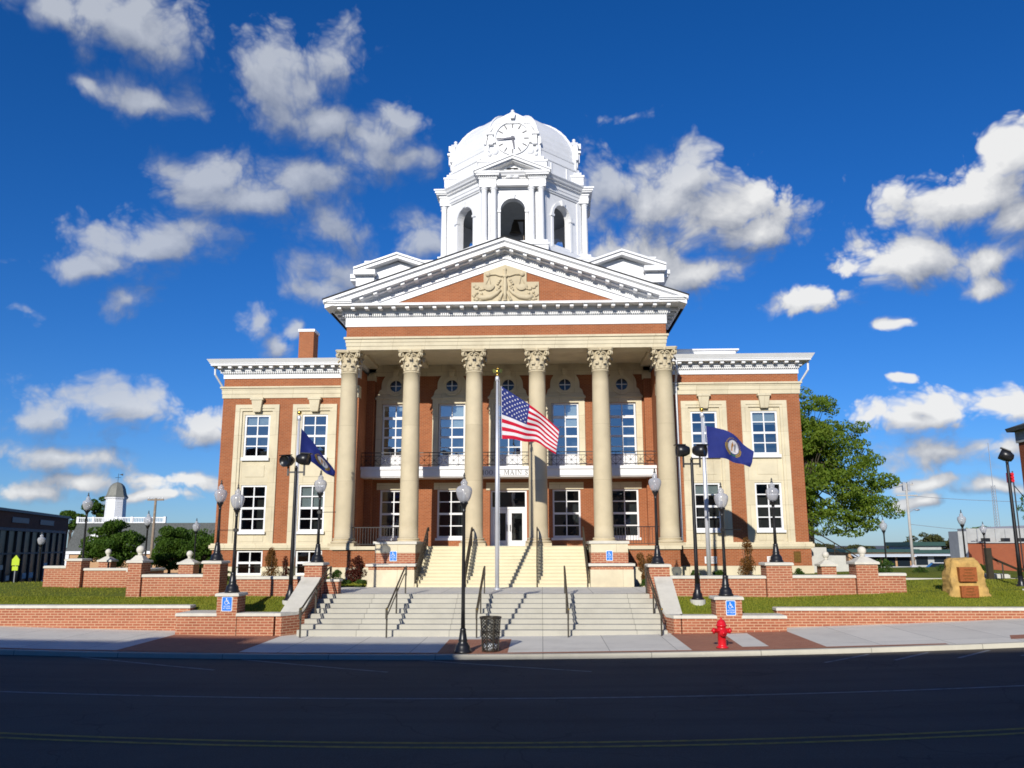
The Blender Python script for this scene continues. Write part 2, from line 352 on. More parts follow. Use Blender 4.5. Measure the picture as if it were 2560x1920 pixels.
n = w.node_tree.nodes; l = w.node_tree.links; n.clear()
g = bpy.data.node_groups.new('cloud_density', 'ShaderNodeTree')
g.interface.new_socket('P', in_out='INPUT', socket_type='NodeSocketVector'); g.interface.new_socket('D', in_out='OUTPUT', socket_type='NodeSocketFloat'); g.interface.new_socket('B', in_out='OUTPUT', socket_type='NodeSocketFloat')
gn, gl = g.nodes, g.links
gi = gn.new('NodeGroupInput'); go = gn.new('NodeGroupOutput')
wn = gn.new('ShaderNodeTexNoise'); wn.inputs['Scale'].default_value = 9; wn.inputs['Detail'].default_value = 4; gl.new(gi.outputs[0], wn.inputs['Vector'])
wp = vm(gn, gl, 'MULTIPLY', vm(gn, gl, 'SUBTRACT', wn.outputs['Color'], (.5,.5,.5)).outputs[0], (.085,.05,0)).outputs[0]
pp = vm(gn, gl, 'ADD', gi.outputs[0], wp).outputs[0]
acc = None
for a, e, ra, re in CLOUDS:
    d = vm(gn, gl, 'MULTIPLY', vm(gn, gl, 'SUBTRACT', pp, (a, e, 0)).outputs[0], (1/(ra*1.2), 1/(re*1.22), 0))
    ln = vm(gn, gl, 'LENGTH', d.outputs[0], None).outputs['Value']
    x = mth(gn, gl, 'SUBTRACT', 1, ln)
    if acc is None: acc = x
    else:
        k = gn.new('ShaderNodeMath'); k.operation = 'SMOOTH_MAX'; gl.new(acc, k.inputs[0]); gl.new(x, k.inputs[1]); k.inputs[2].default_value = .4; acc = k.outputs[0]
gl.new(mth(gn, gl, 'MAXIMUM', acc, -1), go.inputs[1])
sp = vm(gn, gl, 'MULTIPLY', pp, (1, 1.15, 1)).outputs[0]
f1 = ntex(gn, gl, sp, 13, 9, .58); 
vo = gn.new('ShaderNodeTexVoronoi'); vo.voronoi_dimensions = '2D'; vo.feature = 'SMOOTH_F1'; vo.inputs['Scale'].default_value = 17; vo.inputs['Detail'].default_value = 3; vo.inputs['Roughness'].default_value = .55; vo.inputs['Lacunarity'].default_value = 2.3; vo.inputs['Smoothness'].default_value = .35; gl.new(sp, vo.inputs['Vector'])
acc = mth(gn, gl, 'ADD', acc, mth(gn, gl, 'MULTIPLY', mth(gn, gl, 'SUBTRACT', .70, vo.outputs['Distance']), .75))
acc = mth(gn, gl, 'ADD', acc, mth(gn, gl, 'MULTIPLY', mth(gn, gl, 'SUBTRACT', f1, .5), 1.25))
gl.new(mth(gn, gl, 'MAXIMUM', acc, -1), go.inputs[0])
tc = n.new('ShaderNodeTexCoord'); sx = n.new('ShaderNodeSeparateXYZ'); l.new(tc.outputs['Generated'], sx.inputs[0])
az = mth(n, l, 'ARCTAN2', sx.outputs[0], sx.outputs[1]); el = mth(n, l, 'ARCSINE', sx.outputs[2])
P0 = n.new('ShaderNodeCombineXYZ'); l.new(az, P0.inputs[0]); l.new(el, P0.inputs[1])
def dens(vec):
    k = n.new('ShaderNodeGroup'); k.node_tree = g; l.new(vec, k.inputs[0]); return k.outputs
D0 = dens(P0.outputs[0]); d0, B0 = D0[0], D0[1]
d1 = dens(vm(n, l, 'ADD', P0.outputs[0], (-.010, .018, 0)).outputs[0])[0]; B2 = dens(vm(n, l, 'ADD', P0.outputs[0], (-.014, .042, 0)).outputs[0])[1]
def sstep(x, lo, hi):
    k = n.new('ShaderNodeMapRange'); k.interpolation_type = 'SMOOTHSTEP'; k.inputs[1].default_value = lo; k.inputs[2].default_value = hi; l.new(x, k.inputs[0]); return k.outputs[0]
macro = mth(n, l, 'SUBTRACT', B0, B2)                    # > 0 towards a cloud's sunny top, < 0 at its base
hi = n.new('ShaderNodeMapRange'); hi.inputs[1].default_value = -.25; hi.inputs[2].default_value = .3; hi.inputs[3].default_value = .95; hi.inputs[4].default_value = .42; l.new(macro, hi.inputs[0])
bright = sstep(mth(n, l, 'ADD', az, mth(n, l, 'MULTIPLY', mth(n, l, 'SUBTRACT', .30, el), 2.2)), -.28, .06)
am = n.new('ShaderNodeMapRange'); am.interpolation_type = 'SMOOTHSTEP'; l.new(d0, am.inputs[0]); am.inputs[1].default_value = -.05; l.new(mth(n, l, 'ADD', hi.outputs[0], mth(n, l, 'MULTIPLY', mth(n, l, 'SUBTRACT', 1, bright), .3)), am.inputs[2])
alpha = mth(n, l, 'MULTIPLY', am.outputs[0], mth(n, l, 'ADD', .80, mth(n, l, 'MULTIPLY', bright, .17)))
f9 = ntex(n, l, P0.outputs[0], 24, 5, .55)
lit = mth(n, l, 'ADD', mth(n, l, 'ADD', mth(n, l, 'MULTIPLY', mth(n, l, 'SUBTRACT', d0, d1), .42), mth(n, l, 'MULTIPLY', macro, .62)), mth(n, l, 'ADD', .12, mth(n, l, 'MULTIPLY', f9, .55)), clamp=True)
ccol = mixc(n, l, lit, (.20,.25,.37), mixc(n, l, bright, (.74,.78,.84), (1.12,1.12,1.11)))
sky = n.new('ShaderNodeTexSky'); sky.sky_type = 'NISHITA'; sky.sun_disc = False
sky.sun_elevation = math.asin(-SUN_DIR.z); sky.sun_rotation = math.atan2(-SUN_DIR.x, -SUN_DIR.y)
sky.altitude = 200; sky.air_density = 1.0; sky.dust_density = .2; sky.ozone_density = 3.0
hs = n.new('ShaderNodeHueSaturation'); hs.inputs['Saturation'].default_value = 1.12; hs.inputs['Value'].default_value = 1.0; l.new(mixc(n, l, 1.0, sky.outputs[0], (.60,.84,1.34), 'MULTIPLY'), hs.inputs['Color'])
b1 = n.new('ShaderNodeBackground'); b1.inputs[1].default_value = .082; l.new(hs.outputs[0], b1.inputs[0])
b2 = n.new('ShaderNodeBackground'); b2.inputs[1].default_value = .78; l.new(ccol, b2.inputs[0])
mx = n.new('ShaderNodeMixShader'); l.new(alpha, mx.inputs[0]); l.new(b1.outputs[0], mx.inputs[1]); l.new(b2.outputs[0], mx.inputs[2])
wo = n.new('ShaderNodeOutputWorld'); l.new(mx.outputs[0], wo.inputs[0])
w.cycles.sampling_method = 'MANUAL'; w.cycles.sample_map_resolution = 512
# ------------------------------------------------------------------ ground, road, pavements
def gq(x):
    if x > 20: return -.1 + .0011*625 + .03*(x-20) if x < 45 else -.1 + .6875 + .75
    if x < -22: return -.1 + .0011*289
    return -.1 + .0011*(x+5)**2
def rz(x): return gq(x) + .08
def sz(x, y): return rz(x) + .12 + .010*(y - 24)
def sstp(t): t = max(0, min(1, t)); return t*t*(3-2*t)
def strip(name, mat, xs, ylo, yhi, zf, dz=0.0):
    mb = MB(); nseg = 3
    R = []
    for x in xs:
        a, b = ylo(x) if callable(ylo) else ylo, yhi(x) if callable(yhi) else yhi
        R.append([(x, a + (b-a)*k/nseg, zf(x, a + (b-a)*k/nseg) + dz) for k in range(nseg+1)])
    mb.rows(R); return mb.build(name, mat)
XS = [-60 + 2*k for k in range(61)]
mb = MB(); mb.rows([[(x, y, -.35) for y in (-900, -40, 80, 2500)] for x in (-1800, -60, 60, 1800)])
struct(mb.build('ground', M['lot']))
struct(strip('road', M['asphalt'], XS, 1.5, 24.0, lambda x, y: rz(x)))
# kerb and sidewalk
mb = MB()
for x0, x1 in zip(XS, XS[1:]):
    a, b = rz(x0), rz(x1)
    mb.hexa([(x0,24,a-.2),(x1,24,b-.2),(x1,24.22,b-.2),(x0,24.22,a-.2)], [(x0,24.02,a+.125),(x1,24.02,b+.125),(x1,24.22,b+.125),(x0,24.22,a+.125)])
struct(mb.build('kerb', M['kerb']))
struct(strip('sidewalk', M['walk'], XS, 24.2, 29.8, sz))
def patch(name, mat, pts, dz=.004):
    mb = MB(); (xa, ya), (xb, yb), (xc, yc), (xd, yd) = pts
    R = []
    for i in range(9):
        s = i/8; R.append([(lambda X, Y: (X, Y, sz(X, Y) + dz))((xa+(xb-xa)*s)*(1-t) + (xd+(xc-xd)*s)*t, (ya+(yb-ya)*s)*(1-t) + (yd+(yc-yd)*s)*t) for t in (0, .33, .67, 1)])
    mb.rows(R); return struct(mb.build(name, mat))
patch('brick_paving', M['paver'], [(4.2,24.46),(7.95,24.46),(7.95,28.5),(4.2,28.5)])
patch('brick_paving', M['paver'], [(-12.3,24.46),(-8.72,24.46),(-8.72,28.5),(-12.3,28.5)])
patch('brick_paving', M['paver'], [(-3.0,24.46),(-1.0,24.46),(-1.0,27.6),(-3.0,27.6)])
patch('brick_paving', M['paver'], [(13.2,24.8),(19.5,24.8),(19.5,25.6),(13.6,25.6)])
patch('brick_edging', M['paver'], [(-40,24.22),(11.2,24.22),(11.2,24.44),(-40,24.44)])
patch('concrete_pad', M['walk'], [(5.7,24.9),(6.45,24.9),(6.6,28.1),(5.85,28.1)], .008)
# road markings
paint_y = pm('worn_yellow_paint', (.34,.24,.04), .8, var=.3, scale=6, stain=((.06,.058,.05), .9), sscale=5)
paint_w = pm('worn_white_paint', (.24,.24,.24), .85, var=.3, scale=5, stain=((.055,.055,.055), .95), sscale=3)
for y0, w_, c, m in ((14.02,.11,.007,paint_y),(13.72,.11,.007,paint_y),(17.95,.10,.0035,paint_w)):
    struct(strip('road_marking', m, [-24 + k for k in range(49)], lambda x: y0 + c*(x+.5)**2, lambda x: y0 + w_ + c*(x+.5)**2, lambda x, y: rz(x), .004))
for p, q in (((-17.6,23.8),(-13.8,21.4)),((-13.0,23.9),(-8.4,21.9)),((-8.4,23.9),(-3.9,21.7)),((-3.4,23.9),(1.2,21.6)),((8.8,23.7),(7.2,22.4)),((10.4,23.7),(9.0,22.5)),((12.0,23.7),(10.6,22.5)),((13.6,23.7),(12.2,22.5))):
    d = Vector((q[0]-p[0], q[1]-p[1], 0)).normalized(); s_ = Vector((-d.y, d.x, 0))*.05; mb = MB()
    R = []
    for k in range(6):
        c = Vector((p[0]+(q[0]-p[0])*k/5, p[1]+(q[1]-p[1])*k/5, 0)); R.append([tuple((c+s_)[:2]) + (rz(c.x)+.004,), tuple((c-s_)[:2]) + (rz(c.x)+.004,)])
    mb.rows(R); struct(mb.build('road_marking', paint_w))
# raised lawns and terrace ground
def lz(x, y):
    z = .80 + .48*sstp((y-29.5)/1.8) + .30*sstp((y-31.5)/9)
    z += .05*noise.noise(Vector((x*.25, y*.25, 1.3)))
    if x > 6: z += .25*sstp((x-8)/10)*sstp((y-29.6)/1)
    f = sstp((-19 - x)/10)*sstp((y-36)/10)
    z = z*(1-f) + .35*f
    if x > 22: z = z + (.75-z)*sstp((x-22)/12)
    if y > 48: z = z + (.25-z)*sstp((y-48)/12)
    return z
def lawn(x0, x1, y0, y1, nx, ny):
    mb = MB(); mb.sm = True
    mb.rows([[(x0+(x1-x0)*i/nx, y0+(y1-y0)*j/ny, lz(x0+(x1-x0)*i/nx, y0+(y1-y0)*j/ny)) for j in range(ny+1)] for i in range(nx+1)])
    return struct(mb.build('lawn', M['lawn']))
lawn(-34, -12.3, 29.8, 31.3, 44, 8); lawn(-12.3, -8.75, 28.85, 31.3, 14, 12); lawn(4.7, 7.97, 28.85, 31.3, 14, 12); lawn(7.97, 40, 29.8, 31.3, 60, 8)
lawn(-46, -9.3, 31.3, 62, 60, 50); lawn(4.7, 46, 31.3, 62, 60, 50)
# grass blades: one mesh nobody could count
def blades(x0, x1, y0, y1, n, ex=None):
    mb = MB(); rnd = random.Random(5)
    for _ in range(n):
        x, y = rnd.uniform(x0, x1), rnd.uniform(y0, y1)
        if ex and ex(x, y): continue
        z = lz(x, y) - .01; a = rnd.uniform(0, 2*PI); h = rnd.uniform(.035, .085)*(1 + .5*noise.noise(Vector((x*.9, y*.9, 0)))); w_ = .012
        dx, dy = math.cos(a)*w_, math.sin(a)*w_; lx, ly = rnd.uniform(-.04,.04), rnd.uniform(-.04,.04)
        mb.face([(x-dx, y-dy, z), (x+dx, y+dy, z), (x+lx, y+ly, z+h)])
    o = mb.build('grass', M['grassb'], fix=False); return struct(o, 'stuff')
EX = lambda x, y: y < 29.85 and (x < -12.3 or x > 7.9)
blades(-24, -8.85, 28.9, 31.1, 30000, EX); blades(4.8, 22, 28.9, 31.1, 30000, EX)
blades(-36, -16.5, 31.4, 42, 14000); blades(12.8, 20, 31.4, 36, 8000)
blades(-9.3, -7.6, 36.4, 38.5, 2500)
# plaza
mb = MB(); mb.box(-9.3, 4.75, 31.3, 36.6, 1.0, 1.35); struct(mb.build('plaza', M['walk']))
# dark street and footpath left, beds and path right
mb = MB(); mb.plan([(-70,40.5),(-22,60),(-22,80),(-70,90)], -.3, -.05); struct(mb.build('side_street', M['asphalt']))
mb = MB(); mb.plan([(14.5,37.2),(26,37.2),(27,43.5),(14.5,43.5)], 1.2, 1.72); struct(mb.build('planting_bed', M['mulch']))
mb = MB(); mb.plan([(13.2,36.3),(30,36.3),(30,37.2),(13.2,37.2)], 1.2, 1.70); struct(mb.build('footpath', M['walk']))
mb = MB(); fp = [(16.6,29.95),(24,29.95),(24,31.5),(17.2,31.2)]; mb.plan(fp, .7, [lz(x, y)+.04 for x, y in fp]); struct(mb.build('footpath', M['walk']))
# ------------------------------------------------------------------ courthouse
XC = -1.73
CH = thing('courthouse', 'red brick courthouse with six-column stone portico and white domed clock tower', 'courthouse', (XC, 42.5, 1.35))
def wall_holes(mb, x0, x1, z0, z1, y, holes, depth=.3):
    xs = sorted({x0, x1} | {v for h in holes for v in (h[0], h[1]) if x0 < v < x1}); zs = sorted({z0, z1} | {v for h in holes for v in (h[2], h[3]) if z0 < v < z1})
    for a, b in zip(xs, xs[1:]):
        for c, d in zip(zs, zs[1:]):
            mx_, mz_ = (a+b)/2, (c+d)/2
            if any(h[0] < mx_ < h[1] and h[2] < mz_ < h[3] for h in holes): continue
            mb.face([(a,y,c),(b,y,c),(b,y,d),(a,y,d)])
    for h in holes:
        a, b, c, d = h
        c = max(c, z0); d = min(d, z1)
        mb.face([(a,y,c),(a,y+depth,c),(a,y+depth,d),(a,y,d)]); mb.face([(b,y,c),(b,y,d),(b,y+depth,d),(b,y+depth,c)])
        mb.face([(a,y,d),(a,y+depth,d),(b,y+depth,d),(b,y,d)]); mb.face([(a,y,c),(b,y,c),(b,y+depth,c),(a,y+depth,c)])
def window(cx, z0, z1, hw, y, rows, cols=2, fr=.09, bar=.028, meet=None, glass='glass', sill=None, blind=None, thick=None):
    """rows: bar heights as fractions from the bottom"""
    mb = MB()
    mb.box(cx-hw, cx-hw+fr, y, y+.12, z0, z1); mb.box(cx+hw-fr, cx+hw, y, y+.12, z0, z1)
    mb.box(cx-hw+fr, cx+hw-fr, y, y+.12, z0, z0+fr*1.2); mb.box(cx-hw+fr, cx+hw-fr, y, y+.12, z1-fr, z1)
    for c in range(1, cols):
        x = cx - hw + fr + (2*hw-2*fr)*c/cols; mb.box(x-bar, x+bar, y+.03, y+.09, z0+fr*1.2, z1-fr)
    for r in rows:
        z = z0 + (z1-z0)*r; k = bar*1.9 if meet and abs(r-meet) < .01 else (bar*2.6 if thick and abs(r-thick) < .01 else bar)
        yy = y+.015 if k > bar else y+.035
        mb.box(cx-hw+fr, cx+hw-fr, yy, y+.095, z-k, z+k)
    o = mb.build('window', M['white'], CH)
    p = MB(); p.face([(cx-hw+.02,y+.075,z0+.02),(cx+hw-.02,y+.075,z0+.02),(cx+hw-.02,y+.075,z1-.02),(cx-hw+.02,y+.075,z1-.02)]); p.build('pane', M[glass], o)
    if sill:
        s = MB(); s.box(cx-hw-sill[0], cx+hw+sill[0], y-sill[1], y+.13, z0-sill[2], z0-.001); s.build('sill', M[sill[3]], o)
    if blind:
        s = MB(); s.box(cx-hw+.1, cx+hw-.1, y+.16, y+.18, z1-(z1-z0)*blind, z1-.05); s.build('blind', M['blind'], o)
    return o
# --- wings
WY = 42.5
BLU = {0:(.22,0), 1:(.0,.5), 2:(0,.28), 3:(.30,0)}
def wing(x0, x1, cs, basement, L=1, R=1):
    holes = [(c-1.16, c+1.16, 3.24, 10.4) for c in cs]
    mb = MB()
    wall_holes(mb, x0, x1, 3.24, 10.75, WY, holes, .12)
    bh = [(c-.68, c+.68, 1.65, 2.89) for c in cs] if basement else []
    wall_holes(mb, x0-.06*L, x1+.06*R, 2.08, 2.92, WY-.06, bh, .25)
    wall_holes(mb, x0, x1, 11.36, 11.80, WY, [], 0)
    # sides
    for x in (x0, x1):
        mb.face([(x,WY,1),(x,60,1),(x,60,12.3),(x,WY,12.3)])
    mb.face([(x0,60,1),(x1,60,1),(x1,60,12.3),(x0,60,12.3)])
    for x in ((x0-.06,) if L > .5 else (x1+.06,)): mb.face([(x,WY-.06,2.08),(x,WY+.3,2.08),(x,WY+.3,2.92),(x,WY-.06,2.92)])
    mb.build('wing_wall', M['brick'], CH)
    st = MB()
    wall_holes(st, x0-.12*L, x1+.12*R, 1.0, 2.08, WY-.12, bh, .25)
    if L > .5: st.box(x0-.12, x0-.06, WY-.119, WY+.3, 1.0, 2.079)
    if R > .5: st.box(x1+.06, x1+.12, WY-.119, WY+.3, 1.0, 2.079)
    st.build('stone_foundation', M['stone'], CH); st = MB()
    # water table and architrave band
    e = .26
    for z0, z1, d in ((2.92,3.0,.14),(3.0,3.16,.2),(3.16,3.24,.13)): st.box(x0-d*L, x1+d*R, WY-d, WY+.4, z0, z1)
    st.build('water_table', M['stone'], CH); st = MB()
    for z0, z1, d in ((10.75,10.97,.05),(10.972,11.19,.075),(11.192,11.27,.10),(11.27,11.36,.16)): st.box(x0-d*L, x1+d*R, WY-d, WY+.4, z0, z1)
    st.build('stone_band', M['stone'], CH)
    for c in cs:
        s = MB()
        # moulded surround: outer band, inner band, recessed field with window openings
        s.box(c-1.16, c-.93, WY-.07, WY+.05, 3.24, 10.4); s.box(c+.93, c+1.16, WY-.07, WY+.05, 3.24, 10.4); s.box(c-.93, c+.93, WY-.07, WY+.05, 10.2, 10.4)
        s.box(c-.93, c-.80, WY-.03, WY+.05, 3.24, 10.2); s.box(c+.80, c+.93, WY-.03, WY+.05, 3.24, 10.2); s.box(c-.80, c+.80, WY-.03, WY+.05, 10.07, 10.2)
        wall_holes(s, c-.80, c+.80, 3.24, 10.07, WY+.05, [(c-.67, c+.67, 7.62, 9.87), (c-.67, c+.67, 3.83, 6.20)], .2)
        s.box(c-.5, c+.5, WY+.025, WY+.05, 6.62, 7.22); s.box(c-.62, c+.62, WY+.025, WY+.05, 3.33, 3.62)
        # keystone
        s.hexa([(c-.19,WY-.2,10.0),(c+.19,WY-.2,10.0),(c+.19,WY+.02,10.0),(c-.19,WY+.02,10.0)], [(c-.28,WY-.26,10.62),(c+.28,WY-.26,10.62),(c+.28,WY+.02,10.62),(c-.28,WY+.02,10.62)])
        s.box(c-.34, c+.34, WY-.3, WY, 10.62, 10.748)
        s.build('window_surround', M['stone'], CH)
        i4 = cs.index(c) + (0 if basement else 2)
        window(c, 7.62, 9.87, .67, WY+.10, (.27,.5,.75), meet=.5, sill=(.06,.2,.16,'white'), blind=BLU[i4][0])
        window(c, 3.83, 6.20, .67, WY+.10, (.27,.5,.75), meet=.5, sill=(.06,.2,.13,'white'), blind=BLU[i4][1])
        if basement: window(c, 1.65, 2.89, .68, WY+.02, (.5,), meet=.5, sill=(.05,.1,.1,'white'))
        else:
            v = MB()
            v.box(c-.3, c+.3, WY-.09, WY-.02, 2.20, 2.25); v.box(c-.3, c+.3, WY-.09, WY-.02, 2.49, 2.54); v.box(c-.3, c-.24, WY-.09, WY-.02, 2.25, 2.49); v.box(c+.24, c+.3, WY-.09, WY-.02, 2.25, 2.49)
            for k in range(5): v.box(c-.24, c+.24, WY-.085, WY-.05, 2.27+k*.043, 2.295+k*.043)
            v.build('vent', M['white'], CH)
    # cornice: frieze, dentils, modillions, corona
    w = MB()
    w.box(x0-.04*L, x1+.04*R, WY-.06, WY+.4, 11.80, 12.03); w.box(x0-.07*L, x1+.07*R, WY-.1, WY+.4, 12.03, 12.06)
    w.box(x0-.08*L, x1+.08*R, WY-.11, WY+.4, 12.06, 12.19)
    k = x0-.16*L
    while k < x1+.1*R-.06:
        w.box(k, k+.055, WY-.2, WY-.11, 12.07, 12.175); k += .10
    w.box(x0-.2*L, x1+.2*R, WY-.22, WY+.4, 12.19, 12.40)
    k = x0-.2*L
    while k < x1+.1*R-.2:
        w.box(k, k+.18, WY-.54, WY-.22, 12.28, 12.40); k += .545
    w.box(x0-.55*L, x1+.55*R, WY-.62, WY+.4, 12.40, 12.49); w.box(x0-.59*L, x1+.59*R, WY-.66, WY+.4, 12.49, 12.53)
    w.hexa([(x0-.6*L,WY-.67,12.53),(x1+.6*R,WY-.67,12.53),(x1+.6*R,60.4,12.53),(x0-.6*L,60.4,12.53)], [(x0-.72*L,WY-.8,12.72),(x1+.72*R,WY-.8,12.72),(x1+.72*R,60.5,12.72),(x0-.72*L,60.5,12.72)])
    for xa, xb in (((x0-.55, x0-.2),) if L > .5 else ((x1+.2, x1+.55),)): w.box(xa, xb, WY+.4, 60, 12.40, 12.53)
    w.build('cornice', M['white'], CH)
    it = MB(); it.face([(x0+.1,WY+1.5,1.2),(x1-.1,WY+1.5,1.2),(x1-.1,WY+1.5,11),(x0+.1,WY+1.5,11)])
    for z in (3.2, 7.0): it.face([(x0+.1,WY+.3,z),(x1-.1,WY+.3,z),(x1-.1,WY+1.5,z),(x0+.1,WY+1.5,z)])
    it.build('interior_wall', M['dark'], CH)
LC = (-14.85, -11.81); RC = (8.385, 11.46)
wing(-16.72, -9.5, LC, True, 1, .03); wing(6.0, 13.30, RC, False, .03, 1)
# roof parapet on the right wing, chimney on the left wing
mb = MB(); mb.box(6.2, 10.55, 44, 56, 12.6, 13.42); mb.box(6.1, 10.72, 43.9, 56.1, 13.42, 13.5); mb.build('roof_parapet', M['white'], CH)
mb = MB(); mb.box(-15.72, -14.75, 52, 53.1, 12.6, 16.85); ch = mb.build('chimney', M['brick'], CH)
mb = MB(); mb.box(-15.78, -14.69, 51.94, 53.16, 16.851, 17.02); mb.build('chimney_cap', M['white'], ch)
# downspouts
for pts in ([(-10.35,41.8,12.45),(-10.35,41.8,11.9),(-10.27,42.25,11.35),(-10.27,42.27,3.2)], [(6.98,41.8,12.45),(6.98,41.8,11.9),(6.98,42.25,11.35),(6.98,42.27,3.2)],
            [(-17.15,42.2,12.4),(-17.15,42.25,12.0),(-16.80,42.9,11.2),(-16.78,43.0,3.2)], [(13.78,42.2,12.4),(13.78,42.25,11.95),(13.38,42.9,11.2),(13.36,43.0,3.2)]):
    mb = MB(); mb.tube(pts, .055, 8); mb.build('downspout', M['white'], CH)
# --- portico podium
mb = MB()
for xa, xb in ((-10.0,-7.45),(3.8,6.5)):
    mb.box(xa, xb, 40.0, 42.3, 2.10, 2.915)
mb.box(-7.45, 3.8, 41.0, 44.6, 1.0, 2.9)
pod = mb.build('podium', M['brick'], CH)
mb = MB()
for xa, xb in ((-10.05,-7.46),(3.81,6.55)):
    mb.box(xa, xb, 39.9, 42.4, 1.0, 2.10); mb.box(xa-.05, xb, 39.86, 44.7, 2.916, 3.08)
mb.box(-7.4, 3.75, 39.75, 44.7, 2.9, 3.078)
mb.build('portico_floor', M['stone'], CH)
# --- flight of stone stairs between pedestals
mb = MB(); N = 12
for k in range(N):
    mb.box(-5.5, 2.05, 36.5 + k*.275, 39.9, 1.35 + (k-1)*.1443 if k else 1.2, 1.35 + (k+1)*.1443 - (.0 if k < N-1 else .003))
    mb.box(-5.5, 2.05, 36.475 + k*.275, 36.5 + k*.275, 1.35 + (k+1)*.1443 - .035, 1.35 + (k+1)*.1443 - .002)
mb.build('stone_stairs', M['stairst'], CH)
for xa, xb, sgn in ((-7.55,-5.52,1),(2.07,3.92,-1)):
    mb = MB(); mb.mi = 1; mb.box(xa, xb, 36.5, 38.0, 1.2, 2.08)
    mb.mi = 0; mb.box(xa+.02, xb-.02, 36.52, 38.0, 2.08, 2.225)
    mb.mi = 2; mb.box(xa-.08, xb+.06, 36.42, 38.0, 2.226, 2.33)
    mb.mi = 0; mb.box(xa+.1, xb-.12, 37.5, 39.98, 2.331, 2.79)
    mb.mi = 1; mb.box(xa+.1, xb-.12, 37.48, 39.98, 2.791, 3.17)
    mb.mi = 2; mb.box(xa+.02, xb-.06, 37.42, 40.3, 3.171, 3.29)
    mb.build('stair_pedestal', [M['nbrick'], M['stone'], M['cap']], CH)
# --- columns
def column(cx, cy=40.5):
    zb, zt = 3.08, 12.71; mb = MB(); mb.sm = True
    prof = []
    for k in range(15):
        t = k/14; r = .462 - .058*(t**1.7); prof.append((r, 3.47 + (11.55-3.47)*t))
    prof = [(.52,3.45),(.47,3.47)] + prof[0:] + [(.435,11.56),(.44,11.60),(.41,11.63)]
    mb.lathe(prof, cx, cy, 28); col = mb.build('column', M['colst'], CH)
    b = MB(); b.box(cx-.63, cx+.63, cy-.63, cy+.63, zb, zb+.14); b.sm = True
    b.lathe([(.6,3.22),(.63,3.25),(.63,3.29),(.59,3.325),(.53,3.335),(.51,3.37),(.53,3.385),(.555,3.41),(.545,3.445),(.5,3.46)], cx, cy, 28)
    b.build('column_base', M['colst'], col)
    c = MB(); c.sm = True
    c.lathe([(.40,11.62),(.40,11.9),(.405,12.2),(.43,12.42),(.50,12.56)], cx, cy, 24)
    # two tiers of acanthus leaves curling outwards
    def leaf(a, z0, h, w_, out):
        R = []
        for k in range(9):
            t = k/8
            if t < .72: rr = .405 + .02 + out*.35*t**2; z = z0 + h*t/.72
            else:
                u = (t-.72)/.28; rr = .405 + .02 + out*(.18 + .82*math.sin(u*PI*.5)); z = z0 + h - h*.30*u*u
            ww = w_*(1 - .45*t**2)*(1 + .12*math.sin(t*22))
            R.append([(cx + (rr - (.05 if s_ in (-1,1) else 0))*math.cos(a + s_*ww/rr), cy + (rr - (.05 if s_ in (-1,1) else 0))*math.sin(a + s_*ww/rr), z + (-.03 if abs(s_) == 1 else 0)) for s_ in (-1,-.5,0,.5,1)])
        c.rows(R)
    for k in range(8): leaf(2*PI*(k+.5)/8, 11.66, .34, .155, .15)
    for k in range(8): leaf(2*PI*k/8, 11.78, .55, .15, .22)
    # corner volutes
    for k in range(4):
        a = PI/4 + k*PI/2; pts = []; rad = []
        for j in range(6): t = j/5; pts.append((.42 + .20*t**1.6, 12.12 + .40*t)); rad.append(.045)
        for j in range(13):
            th = PI*.5 - j*.5; rr = .13*(1 - j/15); pts.append((.66 + rr*math.cos(th), 12.42 + rr*math.sin(th))); rad.append(.05*(1 - j/20))
        for off in (-.05, .05):
            c.tube([(cx + r*math.cos(a) - off*math.sin(a), cy + r*math.sin(a) + off*math.cos(a), z) for r, z in pts], rad, 6)
        # inner helices and flower on each face
        a2 = k*PI/2
        for s_ in (-1, 1):
            q = []
            for j in range(12):
                th = j*.55; rr = .09*(1 - j/14); q.append((s_*(.11 + rr*math.cos(th)), 12.44 + rr*math.sin(th)))
            c.tube([(cx + .49*math.cos(a2) - u*math.sin(a2), cy + .49*math.sin(a2) + u*math.cos(a2), z) for u, z in q], .03, 6)
        c.ball((cx + .56*math.cos(a2), cy + .56*math.sin(a2), 12.60), (.09,.09,.10), 8, 6)
    # concave abacus
    c.sm = False; P = []
    for k in range(4):
        a = PI/4 + k*PI/2
        P.append((cx + .80*math.cos(a-.07), cy + .80*math.sin(a-.07))); P.append((cx + .80*math.cos(a+.07), cy + .80*math.sin(a+.07)))
        for j in (1,2,3):
            b_ = a + .07 + (PI/2-.14)*j/4; rr = .80 - .27*math.sin(PI*j/4); P.append((cx + rr*math.cos(b_), cy + rr*math.sin(b_)))
    c.plan(P, 12.575, 12.64); c.plan([(cx + (x-cx)*1.04, cy + (y-cy)*1.04) for x, y in P], 12.641, 12.708)
    c.build('capital', M['colst'], col)
for i in range(6): column(XC + (i-2.5)*3.14)
